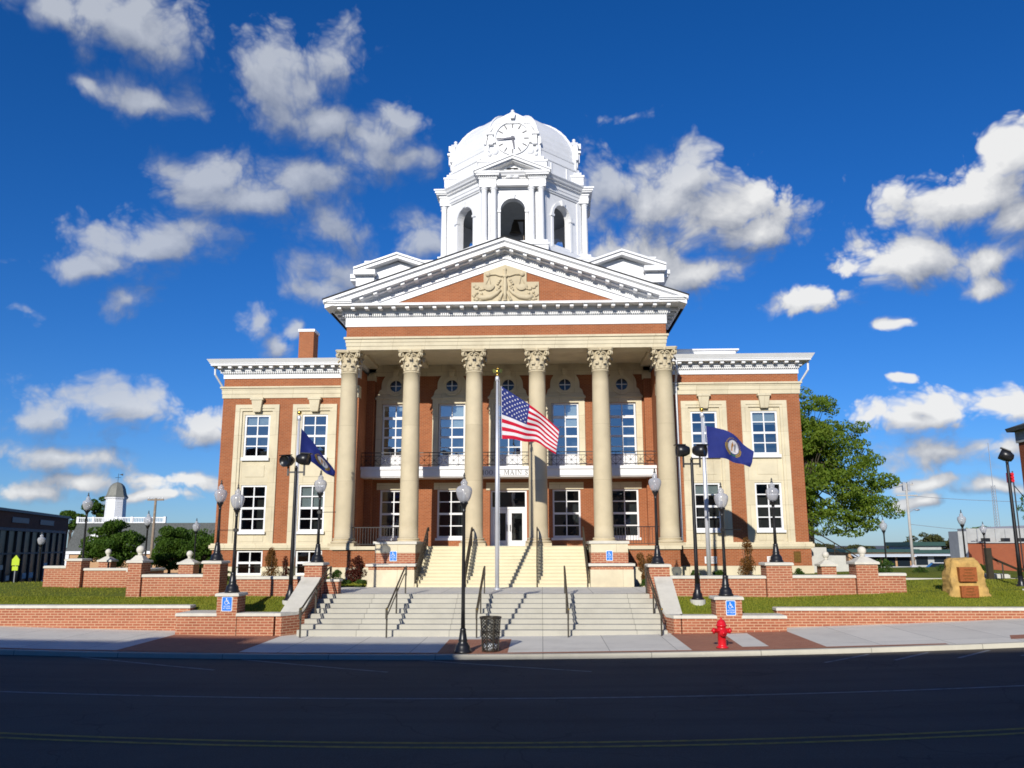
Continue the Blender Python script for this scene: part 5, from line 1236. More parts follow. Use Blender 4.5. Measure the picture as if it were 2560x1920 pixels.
# stars and stripes
S = cloth_map([(-1.675,9.741),(-1.06,9.33),(-.458,8.924),(-.03,8.60),(.354,8.253),(.769,7.825)], [(-1.642,7.484),(-1.16,7.46),(-.70,7.34),(-.2,7.37),(.212,7.07),(.611,6.80)], 34.45, .10)
m = MB(); m.sm = True; NU, NV = 60, 39
ix = [[m.V(S(i/NU, j/NV)) for j in range(NV+1)] for i in range(NU+1)]
for i in range(NU):
    for j in range(NV):
        st = j//3; m.mi = 2 if (i < NU*.4 and st < 7) else (0 if st % 2 == 0 else 1)
        m.F([ix[i][j], ix[i+1][j], ix[i+1][j+1], ix[i][j+1]])
us = m.build('flag', [M['fred'], M['fwhite'], M['fblue']], fix=False)
tag(us, 'american flag of stars and stripes flying from the central flagpole', 'flag')
m = MB()
for r in range(9):
    for c in range(6 if r % 2 == 0 else 5):
        u0 = .4*((c*2+1 if r % 2 == 0 else c*2+2)/12); v0 = (7/13)*((r+1)/10)
        P = []
        for k in range(10):
            a = PI/2 + k*PI/5; rr = 1 if k % 2 == 0 else .42; P.append((u0 + rr*.0155*math.cos(a), v0 - rr*.024*math.sin(a)))
        on_cloth(m, S, P, (-.012,.012))
m.build('stars', M['fwhite'], us, fix=False)
m = MB(); 
for o in (-.01,.01): m.rows([[S(0, j/10, o), S(.012, j/10, o)] for j in range(11)])
m.build('header_tape', M['fwhite'], us, fix=False)
# state flags
def state_flag(label, S, lo=0.0):
    m = MB(); m.sm = True; m.rows([[S(i/50, j/30) for j in range(31)] for i in range(51)])
    f = m.build('flag', M['kblue'], fix=False); tag(f, label, 'flag', 'dark blue state flags')
    m = MB()
    for o in (-.01,.01): m.rows([[S(0, j/10, o), S(.014, j/10, o)] for j in range(11)])
    m.build('header_tape', M['fwhite'], f, fix=False)
    cu_, cv_, ru, rv = .55, .47, .135, .25
    def ring(mb, r0, r1, a0, a1, nn, offs):
        for k in range(nn):
            t0, t1 = a0+(a1-a0)*k/nn, a0+(a1-a0)*(k+1)/nn
            on_cloth(mb, S, [(cu_+ru*r0*math.cos(t0), cv_-rv*r0*math.sin(t0)), (cu_+ru*r1*math.cos(t0), cv_-rv*r1*math.sin(t0)), (cu_+ru*r1*math.cos(t1), cv_-rv*r1*math.sin(t1)), (cu_+ru*r0*math.cos(t1), cv_-rv*r0*math.sin(t1))], offs)
    s_ = MB(); s_.mi = 0
    for q in range(5): ring(s_, q/5, (q+1)/5, 0, 2*PI, 32, (-.012,.012))
    s_.mi = 1; ring(s_, .93, 1.0, 0, 2*PI, 32, (-.016,.016))
    O = (-.02,.02)
    def shp(pts, mi): s_.mi = mi; on_cloth(s_, S, [(cu_+ru*a, cv_-rv*b) for a, b in pts], O)
    # two clasped figures
    shp([(-.34,.42),(-.22,.42),(-.2,.56),(-.26,.62),(-.33,.56)], 3); shp([(-.40,.40),(-.12,.40),(-.02,.10),(-.14,.02),(-.16,-.3),(-.38,-.3),(-.42,.0)], 2); shp([(-.36,-.3),(-.26,-.3),(-.26,-.66),(-.40,-.66)], 4); shp([(-.25,-.3),(-.15,-.3),(-.1,-.66),(-.22,-.66)], 4)
    shp([(.14,.42),(.26,.42),(.26,.56),(.2,.62),(.14,.56)], 3); shp([(.08,.40),(.36,.40),(.40,.0),(.36,-.35),(.10,-.35),(.1,.05),(0,.12)], 1); shp([(.12,-.35),(.22,-.35),(.20,-.68),(.08,-.68)], 1); shp([(.24,-.35),(.36,-.35),(.4,-.68),(.28,-.68)], 1)
    seal = s_.build('state_seal', [M['fwhite'], M['kgrey'], M['ktan'], M['ktan'], M['ktan']], f, fix=False)
    w_ = MB()
    for sd in (-1, 1):
        for k in range(9):
            a = -PI/2 + sd*(.42 + k*.155); r = 1.24
            for rr, da in ((1.14,.05),(1.36,-.02)):
                a2 = a + sd*da; c = (cu_+ru*rr*math.cos(a2), cv_-rv*rr*math.sin(a2)); on_cloth(w_, S, [(c[0]-.014,c[1]),(c[0],c[1]-.03),(c[0]+.014,c[1]),(c[0],c[1]+.03)], O)
    w_.build('goldenrod_sprays', M['kgold'], f, fix=False)
    w_ = MB(); ring(w_, 1.12, 1.3, -PI/2-.45, -PI/2+.45, 8, O); w_.build('green_leaves', M['kgreen'], f, fix=False)
    def arc_text(txt, r, a0, a1, size, mat, nm, flip=False):
        mb = MB()
        for k, ch in enumerate(txt):
            if ch == ' ': continue
            cu = bpy.data.curves.new('txt', 'FONT'); cu.body = ch; cu.size = 1; cu.align_x = 'CENTER'
            o = bpy.data.objects.new('txt', cu); COL.objects.link(o); me = o.evaluated_get(bpy.context.evaluated_depsgraph_get()).to_mesh()
            a = a0 + (a1-a0)*(k+.5)/len(txt); b0 = len(mb.v)
            for off in (-.018,.018):
                b0 = len(mb.v)
                for v in me.vertices:
                    px, py = v.co.x*size, (v.co.y-.35)*size
                    if flip: px, py = -px, -py
                    rr = r + py; th = a - px/r
                    mb.V(S(cu_+ru*rr*math.cos(th), cv_-rv*rr*math.sin(th), off))
                for p in me.polygons: mb.F([b0+i for i in p.vertices])
            bpy.data.objects.remove(o); bpy.data.curves.remove(cu)
        mb.build(nm, mat, f, fix=False)
    arc_text('COMMONWEALTH OF KENTUCKY', 1.25, PI*1.02, -.02*PI, .26, M['kgold'], 'lettering')
    arc_text('UNITED WE STAND', .80, PI*.92, PI*.08, .15, M['kgrey'], 'motto'); arc_text('DIVIDED WE FALL', .80, PI*1.12, PI*1.88, .15, M['kgrey'], 'motto', True)
S2 = cloth_map([(6.954,8.043),(7.35,7.96),(7.84,7.82),(8.213,7.58),(8.56,7.20),(8.90,6.93)], [(6.985,6.688),(7.35,6.67),(7.75,6.62),(8.12,6.50),(8.42,6.40),(8.72,6.26)], 34.95, .10)
state_flag('dark blue state flag with white seal flying open at right', S2)
S3 = cloth_map([(-10.28,8.07),(-9.96,7.63),(-9.664,7.257),(-9.412,6.86),(-9.212,6.52),(-9.09,6.28)], [(-10.30,6.99),(-10.016,6.747),(-9.725,6.514),(-9.45,6.27),(-9.25,6.15),(-9.14,6.07)], 34.95, .10, 1.5)
state_flag('dark blue state flag drooping edge-on at left beside the floodlights', S3)
# ------------------------------------------------------------------ plants
def leaves(mb, blobs, n_, size, rnd, flat=0.0, droop=0.0, shell=.45):
    wts = [b[3]*b[4]*b[5] for b in blobs]
    for b in rnd.choices(blobs, wts, k=n_):
        while True:
            d = Vector((rnd.uniform(-1,1), rnd.uniform(-1,1), rnd.uniform(-1,1)))
            if .05 < d.length <= 1: break
        d = d.normalized()*(d.length**shell)
        c = Vector((b[0]+d.x*b[3], b[1]+d.y*b[4], b[2]+d.z*b[5]))
        nz = Vector((rnd.gauss(0,1), rnd.gauss(0,1), rnd.gauss(0,1) + flat)).normalized()
        a = nz.cross(Vector((rnd.gauss(0,1), rnd.gauss(0,1), rnd.gauss(0,.6)-droop))).normalized(); e = nz.cross(a)
        s = size*rnd.uniform(.6,1.35)
        mb.face([c - a*s, c - e*s*.42, c + a*s, c + e*s*.42])
def tree(name, label, x, y, z0, trunk, blobs, n_, size, mat, rnd_seed=1, group=None, r0=.2, flat=.6, clumps=None, cat='tree'):
    rnd = random.Random(rnd_seed); t = thing(name, label, cat, (x, y, z0), group)
    B = []
    for b in blobs:                                     # break each mass into many small overlapping clumps
        k = clumps or 14
        for _ in range(k):
            while True:
                d = Vector((rnd.uniform(-1,1), rnd.uniform(-1,1), rnd.uniform(-1,1)))
                if .3 < d.length <= 1: break
            q = rnd.uniform(.20,.42)*(1 if k < 30 else .85)
            B.append((b[0]+d.x*b[3]*.9, b[1]+d.y*b[4]*.9, b[2]+d.z*b[5]*.9, b[3]*q*1.1, b[4]*q*1.1, b[5]*q*.8))
    m = MB(); leaves(m, B, n_, size, rnd, flat); m.build('crown', mat, t, fix=False)
    m = MB(); m.sm = True
    top = Vector((x+trunk[0], y+trunk[1], z0+trunk[2]))
    m.tube([(x,y,z0-.3),(x+trunk[0]*.1,y,z0+trunk[2]*.3),(x+trunk[0]*.6,y+trunk[1]*.5,z0+trunk[2]*.7),top], [r0*1.25,r0,r0*.8,r0*.45], 9)
    for b in B[::max(1, len(B)//46)]:
        c = Vector(b[:3]); s = Vector((x,y,z0)).lerp(top, rnd.uniform(.45,1)); mid = s.lerp(c, .5) + Vector((0,0,rnd.uniform(-.1,.35)*(c-s).length*.4))
        m.tube([s, s.lerp(mid,.5)+Vector((rnd.uniform(-.2,.2),rnd.uniform(-.2,.2),0)), mid, mid.lerp(c,.5)+Vector((rnd.uniform(-.15,.15),0,rnd.uniform(-.15,.15))), c], [r0*.26,r0*.2,r0*.15,r0*.08,r0*.04], 5)
    m.build('trunk', M['bark'], t); return t
tree('locust_tree', 'large airy green tree behind the right end of the courthouse', 18.4, 58.5, .2, (.2,.3,9.5),
     [(18.5,58.5,12.0,2.3,2.3,2.2),(20.3,58.1,10.0,2.9,2.5,2.2),(17.4,58.6,9.0,2.8,2.6,2.8),(21.5,58,7.7,2.7,2.4,2.0),(19.6,57.6,6.4,3.2,2.4,1.9),(22.4,58,5.2,2.0,2.2,1.3),(19.6,58,4.5,2.6,2.2,.9),(17.2,58.6,5.8,2.4,2.2,1.8)], 42000, .12, M['leaf'], 3, None, .26, .15, 30)
tree('round_tree', 'round dark green tree before the white cupola building', -32.1, 62, .1, (0,0,3.2), [(-32.1,62,3.5,2.1,2.0,1.55),(-31.4,61.6,2.4,1.5,1.4,1.0),(-33.2,62,2.8,1.2,1.4,1.0)], 20000, .11, M['leaf2'], 4, 'trees left of the courthouse', .12, .6, 40)
tree('round_tree', 'dark green tree right of the left utility pole', -31.2, 70, .1, (0,0,3.4), [(-31.2,70,3.4,1.5,1.6,1.6),(-31.0,70,2.2,1.8,1.6,1.1)], 15000, .11, M['leaf2'], 5, 'trees left of the courthouse', .12, .6, 40)
tree('round_tree', 'low dark green tree nearest the left courthouse corner', -28.2, 70, .1, (0,0,2.6), [(-28.4,70,2.7,2.0,1.6,1.5),(-26.6,70.5,2.4,1.7,1.5,1.3)], 15000, .11, M['leaf2'], 6, 'trees left of the courthouse', .12, .6, 40)
tree('round_tree', 'dark green tree in the dense row, between its two neighbours left of the courthouse', -30.6, 75, .1, (0,0,3.2), [(-30.6,75,3.2,2.0,1.6,1.7),(-29.0,75,2.6,1.8,1.5,1.4)], 14000, .11, M['leaf2'], 9, 'trees left of the courthouse', .12, .6, 40)
tree('broad_tree', 'tall green tree behind the roof just left of the white cupola', -80.3, 150, 0, (0,0,9), [(-80.3,150,9.6,2.6,2.5,2.4)], 3500, .24, M['leaf2'], 7, 'trees behind the cupola building', .3)
tree('broad_tree', 'lower green tree behind the roof, leftmost beside the storefront', -85.6, 150, 0, (0,0,7.5), [(-85.6,150,8.0,3.2,2.5,1.7)], 3500, .24, M['leaf2'], 8, 'trees behind the cupola building', .3)
for i, (x, y, h, r, lab) in enumerate(((71.5,170,4.0,3.0,'leftmost olive tree behind the green-roofed shops'),(75.8,170,5.8,3.4,'tallest olive tree behind the green-roofed shops, above the middle roof'),(80.2,170,4.4,3.0,'rightmost olive tree behind the green-roofed shops'),(62,170,3.6,3.6,'low olive tree right behind the concrete utility pole'),(52,165,3.4,3.8,'low olive tree seen behind the right ball-topped pier'))):
    tree('distant_tree', lab, x, y, -.3, (0,0,h*.7), [(x,y,h*.62,r,2.5,h*.42)], 2600, .26, M['olive'], 20+i, 'distant olive trees', .25)
tree('bare_tree', 'thin-leaved tree behind the flat-roofed brick building at right edge', 64, 110, 0, (0,0,7.5), [(64,110,7.6,2.6,2.4,2.2),(66,110,6.0,2.4,2.4,1.6)], 2800, .16, M['leaf2'], 31, None, .2)
tree('broad_tree', 'green treetop above the grey wall of the brick building', 63.5, 122, 0, (0,0,4.5), [(62.8,122,4.6,3.6,2,1.3)], 2600, .2, M['leaf'], 32, None, .2)
def bush(name, label, x, y, z0, rx, rz_, n_, size, mat, seed, group=None, shape='round', cat='shrub'):
    rnd = random.Random(seed); t = thing(name, label, cat, (x, y, z0), group); B = []
    for _ in range(26):
        a, q = rnd.uniform(0, 2*PI), rnd.random()**.5; h = rnd.random()
        w_ = {'round': math.sqrt(max(.05, 1-(2*h-.8)**2*.8)), 'cone': (1-h)*.95+.08, 'mound': math.sqrt(max(.06, 1-h*h)), 'fan': .35+.65*h}[shape]
        B.append((x+rx*.75*q*w_*math.cos(a), y+rx*.75*q*w_*math.sin(a), z0+rz_*(.08+.88*h), rx*.33, rx*.33, rz_*.15))
    m = MB(); leaves(m, B, n_, size, rnd, .2, .8 if shape == 'mound' else 0); m.build('foliage', mat, t, fix=False)
    m = MB()
    for k in range(5): a = k*1.3; m.tube([(x+.02*math.cos(a),y+.02*math.sin(a),z0-.15),(x+rx*.3*math.cos(a),y+rx*.3*math.sin(a),z0+rz_*.5),(x+rx*.45*math.cos(a),y+rx*.45*math.sin(a),z0+rz_*.8)], [.02,.014,.006], 5)
    m.build('stem', M['bark'], t); return t
bush('weeping_maple', 'dark crimson weeping maple left of the stone stairs', -8.28, 37.6, 1.36, .52, 1.2, 4200, .045, M['maple'], 1, 'weeping maples beside the stairs', 'mound')
bush('weeping_maple', 'sparse rusty weeping maple right of the stone stairs', 4.60, 37.6, 1.45, .50, 1.25, 2600, .045, M['rusty'], 2, 'weeping maples beside the stairs', 'fan')
bush('young_conifer', 'rusty brown conical shrub beside the left basement window', -12.6, 39, 1.6, .48, 1.35, 2600, .04, M['rusty'], 3, 'rusty conical shrubs', 'cone')
bush('young_conifer', 'olive brown conical shrub behind the right front sign lamp', 9.36, 39, 1.6, .52, 1.75, 3000, .04, M['rusty'], 4, 'rusty conical shrubs', 'cone')
bush('red_shrub', 'small dark red shrub right of the left conical shrub', -12.0, 39.2, 1.6, .30, 1.0, 1100, .04, M['maple'], 5, None, 'cone')
for i, (x, y, z, r, h, lab) in enumerate(((6.96,39,1.55,.33,.40,'trimmed green shrub left of the right flagpole'),(8.05,39,1.55,.33,.44,'trimmed green shrub right of the right flagpole'),(11.62,39,1.55,.33,.48,'trimmed green shrub below the bronze wall plaque'),(-9.35,38.5,1.5,.3,.5,'low green shrub by the second left basement window'),(-14.6,38.5,1.6,.45,.40,'low green shrub below the first left basement window'),(-8.6,36.95,1.33,.32,.3,'low green plant at the left foot of the crimson maple'),(-7.9,36.9,1.33,.36,.32,'low green plant between crimson maple and left pedestal'),(4.5,36.95,1.36,.34,.28,'low green plant under the right weeping maple'),
     (17.52,40,1.45,.48,.60,'round green shrub left of the sandstone boulder'),(19.5,42,1.5,.5,.62,'round green shrub just behind the sandstone boulder'),(21.3,42,1.5,.42,.62,'green shrub peeking out right of the sandstone boulder'))):
    bush('green_shrub', lab, x, y, z, r, h, 1500, .035, M['shrub'], 40+i, 'trimmed green shrubs')
bush('flowering_shrub', 'yellow green mounded shrub behind the right terrace wall end', 14.2, 36.2, 1.5, .85, .95, 3000, .05, M['shrub'], 60, None, 'mound')
# sandstone boulder with two plaques
t = thing('memorial_boulder', 'golden sandstone boulder bearing two rusty plaques on the right lawn', 'monument', (14.85, 30.8, 1.0))
m = MB(); m.sm = False; R = []
for i in range(22):
    f = i/21; z = .9 + 1.72*f; xl = 14.32 + .20*f**1.2 + .04*math.sin(9*f); xr = 15.80 - .24*f**.9; th = .42*(1-.25*f)
    if f > .93: k = (f-.93)/.07; xl += .12*k*k; xr -= .10*k*k; th *= 1-.35*k*k
    row = []
    for j in range(40):
        a = 2*PI*j/40; ca, sa = math.cos(a), math.sin(a); e = .30
        px = (xl+xr)/2 + (xr-xl)/2*math.copysign(abs(ca)**e, ca); py = 30.95 + th*math.copysign(abs(sa)**e, sa)
        nn = noise.noise(Vector((px*2.2, py*2.2, z*1.9)))*.10 + noise.noise(Vector((px*6, py*6, z*6)))*.05 + .03*(noise.noise(Vector((px*3, 9, z*3))) > .15)
        front = sa < -.3 and abs(ca) < .8
        row.append((px + nn*ca*1.1, py + (nn*.35 if front else nn)*sa, z + (nn*.5 if 0 < i < 21 else nn*.4)))
    R.append(row)
ix = m.rows(R, True); m.F(ix[-1]); m.F(ix[0][::-1]); m.build('boulder', M['boulder'], t)
for (x0, x1, z0, z1, nl) in ((14.68,15.28,1.82,2.31,4),(14.69,15.28,1.27,1.665,3)):
    m = MB(); m.box(x0, x1, 30.43, 30.62, z0, z1); p = m.build('plaque', M['rust'], t)
    m = MB(); rnd = random.Random(nl)
    for k in range(nl):
        zc = z1 - (z1-z0)*(k+.9)/(nl+.8); w_ = (x1-x0)*rnd.uniform(.18,.34); cx = (x0+x1)/2; x = cx-w_
        while x < cx+w_: q = rnd.uniform(.015,.04); m.box(x, x+q, 30.424, 30.43, zc-.014, zc+.014); x += q+.012
    m.build('raised_lettering', M['bronze'], p)
# ------------------------------------------------------------------ background, left
C0 = Vector((-43.05, 75, 0)); du = Vector((.285,-.958,0)).normalized(); dn = Vector((.958,.285,0)).normalized()
def sf(p): return C0 + du*p.x - dn*p.y + Vector((0,0,p.z))       # x along the shop front, -y out towards the street
t = thing('storefront_building', 'dark brick building with tall glass shop front at the left edge', 'building', C0)
def xb(name, mat, boxes, par, **k):
    m = MB(); m.xf = sf
    for b in boxes: m.box(*b)
    return m.build(name, mat, par, **k)
xb('wall', M['dbrick'], [(0,22,0,20,4.47,5.6),(0,.9,0,20,-.4,4.47),(.9,22,3.2,20,-.4,4.47)], t)
xb('parapet_cap', pm('navy_metal_cap', (.012,.016,.05), .5), [(-.15,22.1,-.12,20,5.6,5.8)], t)
xb('lintel', pm('dull_violet_steel', (.05,.045,.07), .6), [(.9,22,-.04,.2,4.25,4.47)], t)
g = xb('glass_front', pm('tinted_glass', (.007,.008,.011), .3, 0, .05, spec=.12), [(.95,22,.12,.14,-.3,4.25)], t)
xb('mullions', pm('dark_mullion', (.07,.07,.075), .6), [(.9+1.9*k,1.0+1.9*k,.0,.16,-.3,4.25) for k in range(12)] + [(.9,22,.01,.15,2.55,2.68)], g)
rnd = random.Random(9)
xb('sign_reflections', M['blind'], [(1.9*k+1.2+rnd.random()*.4, 1.9*k+2.2+rnd.random()*.4, .1, .118, z, z+rnd.uniform(.25,.6)) for k in range(2,9) for z in (.7, 1.5) if rnd.random() < .55], t)  # pale panels on the panes, put in for lit signs and sunny reflections
for a, b in ((5,9),(12,16)): xb('sign_panel', pm('dull_sign_panel', (.07,.07,.10), .5), [(a,b,-.06,-.001,4.85,5.25)], t)
# cupola building
t = thing('cupola_building', 'tan brick building with grey mansard roof, white balustrade and cupola', 'building', (-57, 115, 0))
m = MB(); m.box(-63, -42, 110, 125, -.3, 2.15); m.build('wall', M['tan'], t)
m = MB(); m.box(-63.25, -41.8, 109.7, 125.3, 2.15, 2.5); m.box(-63.1, -62.6, 109.85, 110, -.3, 2.15); m.build('fascia', M['white'], t)
m = MB(); m.hexa([(-63.1,109.8,2.5),(-41.9,109.8,2.5),(-41.9,125.2,2.5),(-63.1,125.2,2.5)], [(-62.6,111.2,6.2),(-42.6,111.2,6.2),(-42.6,124,6.2),(-62.6,124,6.2)]); rf = m.build('roof', M['grey_roof'], t)
m = MB(); m.box(-62.7, -50.5, 111.1, 111.3, 6.2, 6.34); m.box(-62.7, -50.5, 111.12, 111.28, 6.85, 6.98); x = -62.65
while x < -50.6: m.box(x, x+.07, 111.16, 111.24, 6.34, 6.85); x += .22
for x in (-62.7,-60.6,-57.4,-55.3,-52.9,-50.8): m.box(x, x+.3, 111.05, 111.35, 6.2, 7.05)
m.build('balustrade', M['white'], t)
cx = -59.0
m = MB(); m.lathe([(1.55,6.1),(1.55,6.9),(1.36,7.0),(1.3,9.5),(1.45,9.6),(1.5,9.8)], cx, 114, 8, PI/8)
for k in range(8):
    a = k*PI/4; 
    for j in range(9): z = 7.3+j*.22; r = 1.25; c, s_ = math.cos(a), math.sin(a); m.hexa([(cx+r*c+.28*s_,114+r*s_-.28*c,z),(cx+r*c-.28*s_,114+r*s_+.28*c,z),(cx+(r-.1)*c-.28*s_,114+(r-.1)*s_+.28*c,z),(cx+(r-.1)*c+.28*s_,114+(r-.1)*s_-.28*c,z)], [(cx+r*c*.98+.28*s_,114+r*s_*.98-.28*c,z+.12),(cx+r*c*.98-.28*s_,114+r*s_*.98+.28*c,z+.12),(cx+(r-.1)*c-.28*s_,114+(r-.1)*s_+.28*c,z+.12),(cx+(r-.1)*c+.28*s_,114+(r-.1)*s_-.28*c,z+.12)])
cp_ = m.build('cupola', M['white'], t)
m = MB(); m.lathe([(1.55,9.8),(1.32,10.1),(1.2,10.5),(1.1,10.95),(.9,11.4),(.6,11.7),(.25,11.85),(.1,11.9)], cx, 114, 8, PI/8); m.build('bell_roof', pm('lead_roof', (.19,.19,.16), .6, var=.15), cp_)
m = MB(); m.tube([(cx,114,11.85),(cx,114,13.1)], .03, 5); m.tube([(cx-.4,114,12.55),(cx+.4,114,12.55)], .025, 4); m.prism([(cx+.1,12.95),(cx+.65,12.8),(cx+.65,13.1)], 113.98, 114.02); m.build('weather_vane', M['black'], cp_)
m = MB(); m.lathe([(.62,-.1),(.62,0),(.45,.02)], n=18, axis='y', c0=(-59.4,109.9,4.2)); m.build('round_dormer', M['white'], t)
def upole(label, x, y, h, mat, group='utility poles', lum=0):
    t = thing('utility_pole', label, 'utility pole', (x, y, 0), group)
    m = MB(); m.sm = True; m.lathe([(.17,-.2),(.11,h)], x, y, 10); m.build('pole', mat, t)
    m = MB(); m.box(x-.8, x+.8, y-.05, y+.05, h-.22, h-.08); 
    if lum: m.box(x-1.1, x+1.1, y-.05, y+.05, h-1.35, h-1.22)
    m.build('crossarm', mat, t)
    m = MB()
    for s_ in (-.7,-.35,.35,.7): m.lathe([(.04,h-.08),(.06,h),(.03,h+.1)], x+s_, y, 6)
    if lum: m.box(x-.38, x-.1, y-.15, y+.15, h-.8, h+.1); m.box(x+.1, x+.38, y-.15, y+.15, h-.8, h+.1)
    m.build('insulators', M['steel'], t)
    if lum: m = MB(); m.tube([(x,y,lum-.3),(x+.5,y,lum),(x+.9,y,lum)], .03, 5); m.ball((x+.95,y,lum), (.28,.14,.1)); m.build('luminaire', M['steel'], t)
upole('brown wooden utility pole with pale crossarm left of the courthouse', -37.5, 80, 7.7, M['wood'])
upole('pale concrete utility pole with street light right of the large tree', 38.75, 90, 9.5, M['cpole'], lum=6.7)
# cars
def car(label, x, y, z, rot, col, name='parked_car'):
    t = thing(name, label, 'car', (0,0,0), 'parked cars')
    body = pm('car_paint_%d' % len(bpy.data.materials), col, .25, .2, .03, spec=.6)
    m = MB(); m.sm = False
    m.side([(-2.2,.35),(-2.25,.75),(-2.1,.92),(-1.25,.98),(1.0,1.0),(2.1,.9),(2.25,.6),(2.2,.35)], -.85, .85); m.build('body', body, t)
    m = MB(); m.hexa([(-.78,-1.15,.97),(.78,-1.15,.97),(.78,1.75,.97),(-.78,1.75,.97)], [(-.6,-.35,1.45),(.6,-.35,1.45),(.6,1.2,1.45),(-.6,1.2,1.45)]); m.build('cabin_glass', M['rp'], t)
    m = MB(); m.box(-.61,.61,-.4,1.22,1.452,1.49); m.build('roof', body, t)
    for sx_ in (-1,1):
        for sy_ in (-1.4,1.4):
            m = MB(); m.lathe([(.33,-.1),(.33,.1)], n=16, axis='x', c0=(sx_*.78,sy_,.33)); w_ = m.build('wheel', M['black'], t); m = MB(); m.lathe([(.2,.101*sx_),(.2,.11*sx_)], n=10, axis='x', c0=(sx_*.78,sy_,.33)); m.build('rim', M['alu'], w_)
        m = MB(); m.box(sx_*.62-.15, sx_*.62+.15, -2.26, -2.2, .62, .76); m.build('headlight', M['signw'], t); m = MB(); m.box(sx_*.62-.15, sx_*.62+.15, 2.2, 2.262, .6, .78); m.build('taillight', M['red'], t)
    t.location = (x, y, z); t.rotation_euler = (0,0,rot); return t
car('white car half hidden by the far left terrace wall', -38.2, 66, -.35, .35, (.75,.76,.78))
car('dark blue car parked before the glass shop front', -41.0, 62, -.3, .29, (.01,.013,.03))
car('white car parked behind the shrub left of the sandstone boulder', 34.3, 73, .1, 1.3, (.75,.76,.78))
car('dark car parked behind the sandstone boulder', 37.2, 73.5, .1, 1.4, (.015,.02,.05))
# school crossing sign
t = thing('crossing_sign', 'fluorescent yellow green crossing sign before the dark storefront', 'road sign', (-31.7, 50, 0))
m = MB(); m.prism([(-31.93,2.0),(-31.47,2.0),(-31.47,2.35),(-31.7,2.62),(-31.93,2.35)], 49.96, 49.98); m.box(-31.88,-31.52,49.96,49.98,1.7,1.95); m.build('panel', M['lime'], t)
m = MB(); m.tube([(-31.7,50,-.3),(-31.7,50,2.6)], .03, 6); m.build('post', M['steel'], t)
# ------------------------------------------------------------------ background, right
t = thing('flat_roofed_building', 'low red brick building with grey upper wall at the right', 'building', (41, 72, 0))
m = MB(); m.box(34.6, 41, 70, 73, -.3, 3.2); m.box(41, 62, 68, 85, -.3, 3.3); m.build('wall', M['rbrick'], t)
m = MB(); m.box(35.4, 43.3, 71.5, 73, 3.2, 4.4); m.box(33.9, 34.59, 69.9, 71.5, -.3, 4.15); m.box(34.6, 62, 69.85, 70.2, 3.2, 3.3) ; m.build('upper_wall', M['grey'], t)
m = MB(); m.box(43.31, 62, 71, 85, 3.3, 4.75); m.build('upper_wall', M['white'], t)
m = MB(); 
for x in (36.2,37.8,39.2): m.box(x, x+.5, 70.4, 70.9, 3.3, 3.6)
m.build('roof_vents', M['black'], t)
m = MB(); m.box(41.6, 46, 67.9, 68.02, .2, 2.1); m.build('doorway', M['dark'], t)
m = MB(); m.box(36.2, 36.26, 71.43, 71.499, 3.2, 4.4)
for k in range(8): m.box(36.9+k*.8, 36.94+k*.8, 71.45, 71.499, 3.25, 4.35)
m.build('panel_joints', M['steel'], t)
t = thing('corner_building', 'tall dark red brick building with overhanging eave at the right edge', 'building', (28, 38, .6))
m = MB(); m.box(23.8, 40, 29, 42, .3, 8.05); m.build('wall', M['rbrick'], t)
m = MB(); m.box(23.72, 40, 29, 42.08, 8.051, 8.62); m.build('frieze', M['grey'], t)
m = MB(); m.hexa([(23.45,28.6,8.62),(41,28.6,8.62),(41,42.3,8.62),(23.45,42.3,8.62)], [(23.4,28.5,8.8),(41,28.5,8.8),(41,42.35,8.8),(23.4,42.35,8.8)]); m.hexa([(23.4,28.5,8.801),(41,28.5,8.801),(41,42.35,8.801),(23.4,42.35,8.801)], [(28,32,10.4),(38,32,10.4),(38,39,10.4),(28,39,10.4)]); m.build('roof', M['grey_roof'], t)
for z in (1.6, 4.9):
    for k in range(4):
        y = 30.2 + k*3.0
        m = MB(); m.box(23.74, 23.798, y, y+1.3, z, z+2.1); wn = m.build('window', M['white'], t); m = MB(); m.box(23.72, 23.739, y+.12, y+1.18, z+.12, z+1.98); m.build('pane', M['rp'], wn); m = MB(); m.box(23.68, 23.798, y-.1, y+1.4, z-.14, z-.001); m.build('sill', M['cap'], wn)
t = thing('traffic_signal', 'red traffic signal beyond the single floodlight pole', 'traffic light', (33.3, 60, 0))
m = MB(); m.tube([(33.45,60.2,-.3),(33.45,60.2,8.2)], .045, 8); m.tube([(33.45,60.2,7.2),(34.6,60.2,5.6)], .03, 5); m.build('pole', M['black'], t)
m = MB(); m.box(32.98, 33.34, 59.9, 60.2, 7.38, 8.06); h = m.build('housing', M['red'], t)
for k in range(3): m = MB(); m.lathe([(.11,-.2),(.11,0),(.09,0)], n=12, axis='y', c0=(33.16,59.9,7.5+.22*k)); m.build('lens', M['red'], h)
t = thing('radio_mast', 'thin lattice radio mast far behind the flat roofed building', 'mast', (85, 160, 0))
m = MB()
for k in range(3):
    a = k*2*PI/3; m.tube([(85+.55*math.cos(a),160+.55*math.sin(a),0),(85+.35*math.cos(a),160+.35*math.sin(a),14)], .06, 4)
for j in range(28):
    for k in range(3):
        a, b = k*2*PI/3, (k+1)*2*PI/3; r = .55-.2*j/28; m.tube([(85+r*math.cos(a),160+r*math.sin(a),j*.5),(85+r*math.cos(b),160+r*math.sin(b),j*.5+.5)], .03, 3)
m.tube([(85,160,14),(85,160,22)], .06, 5); m.build('lattice', M['steel'], t)
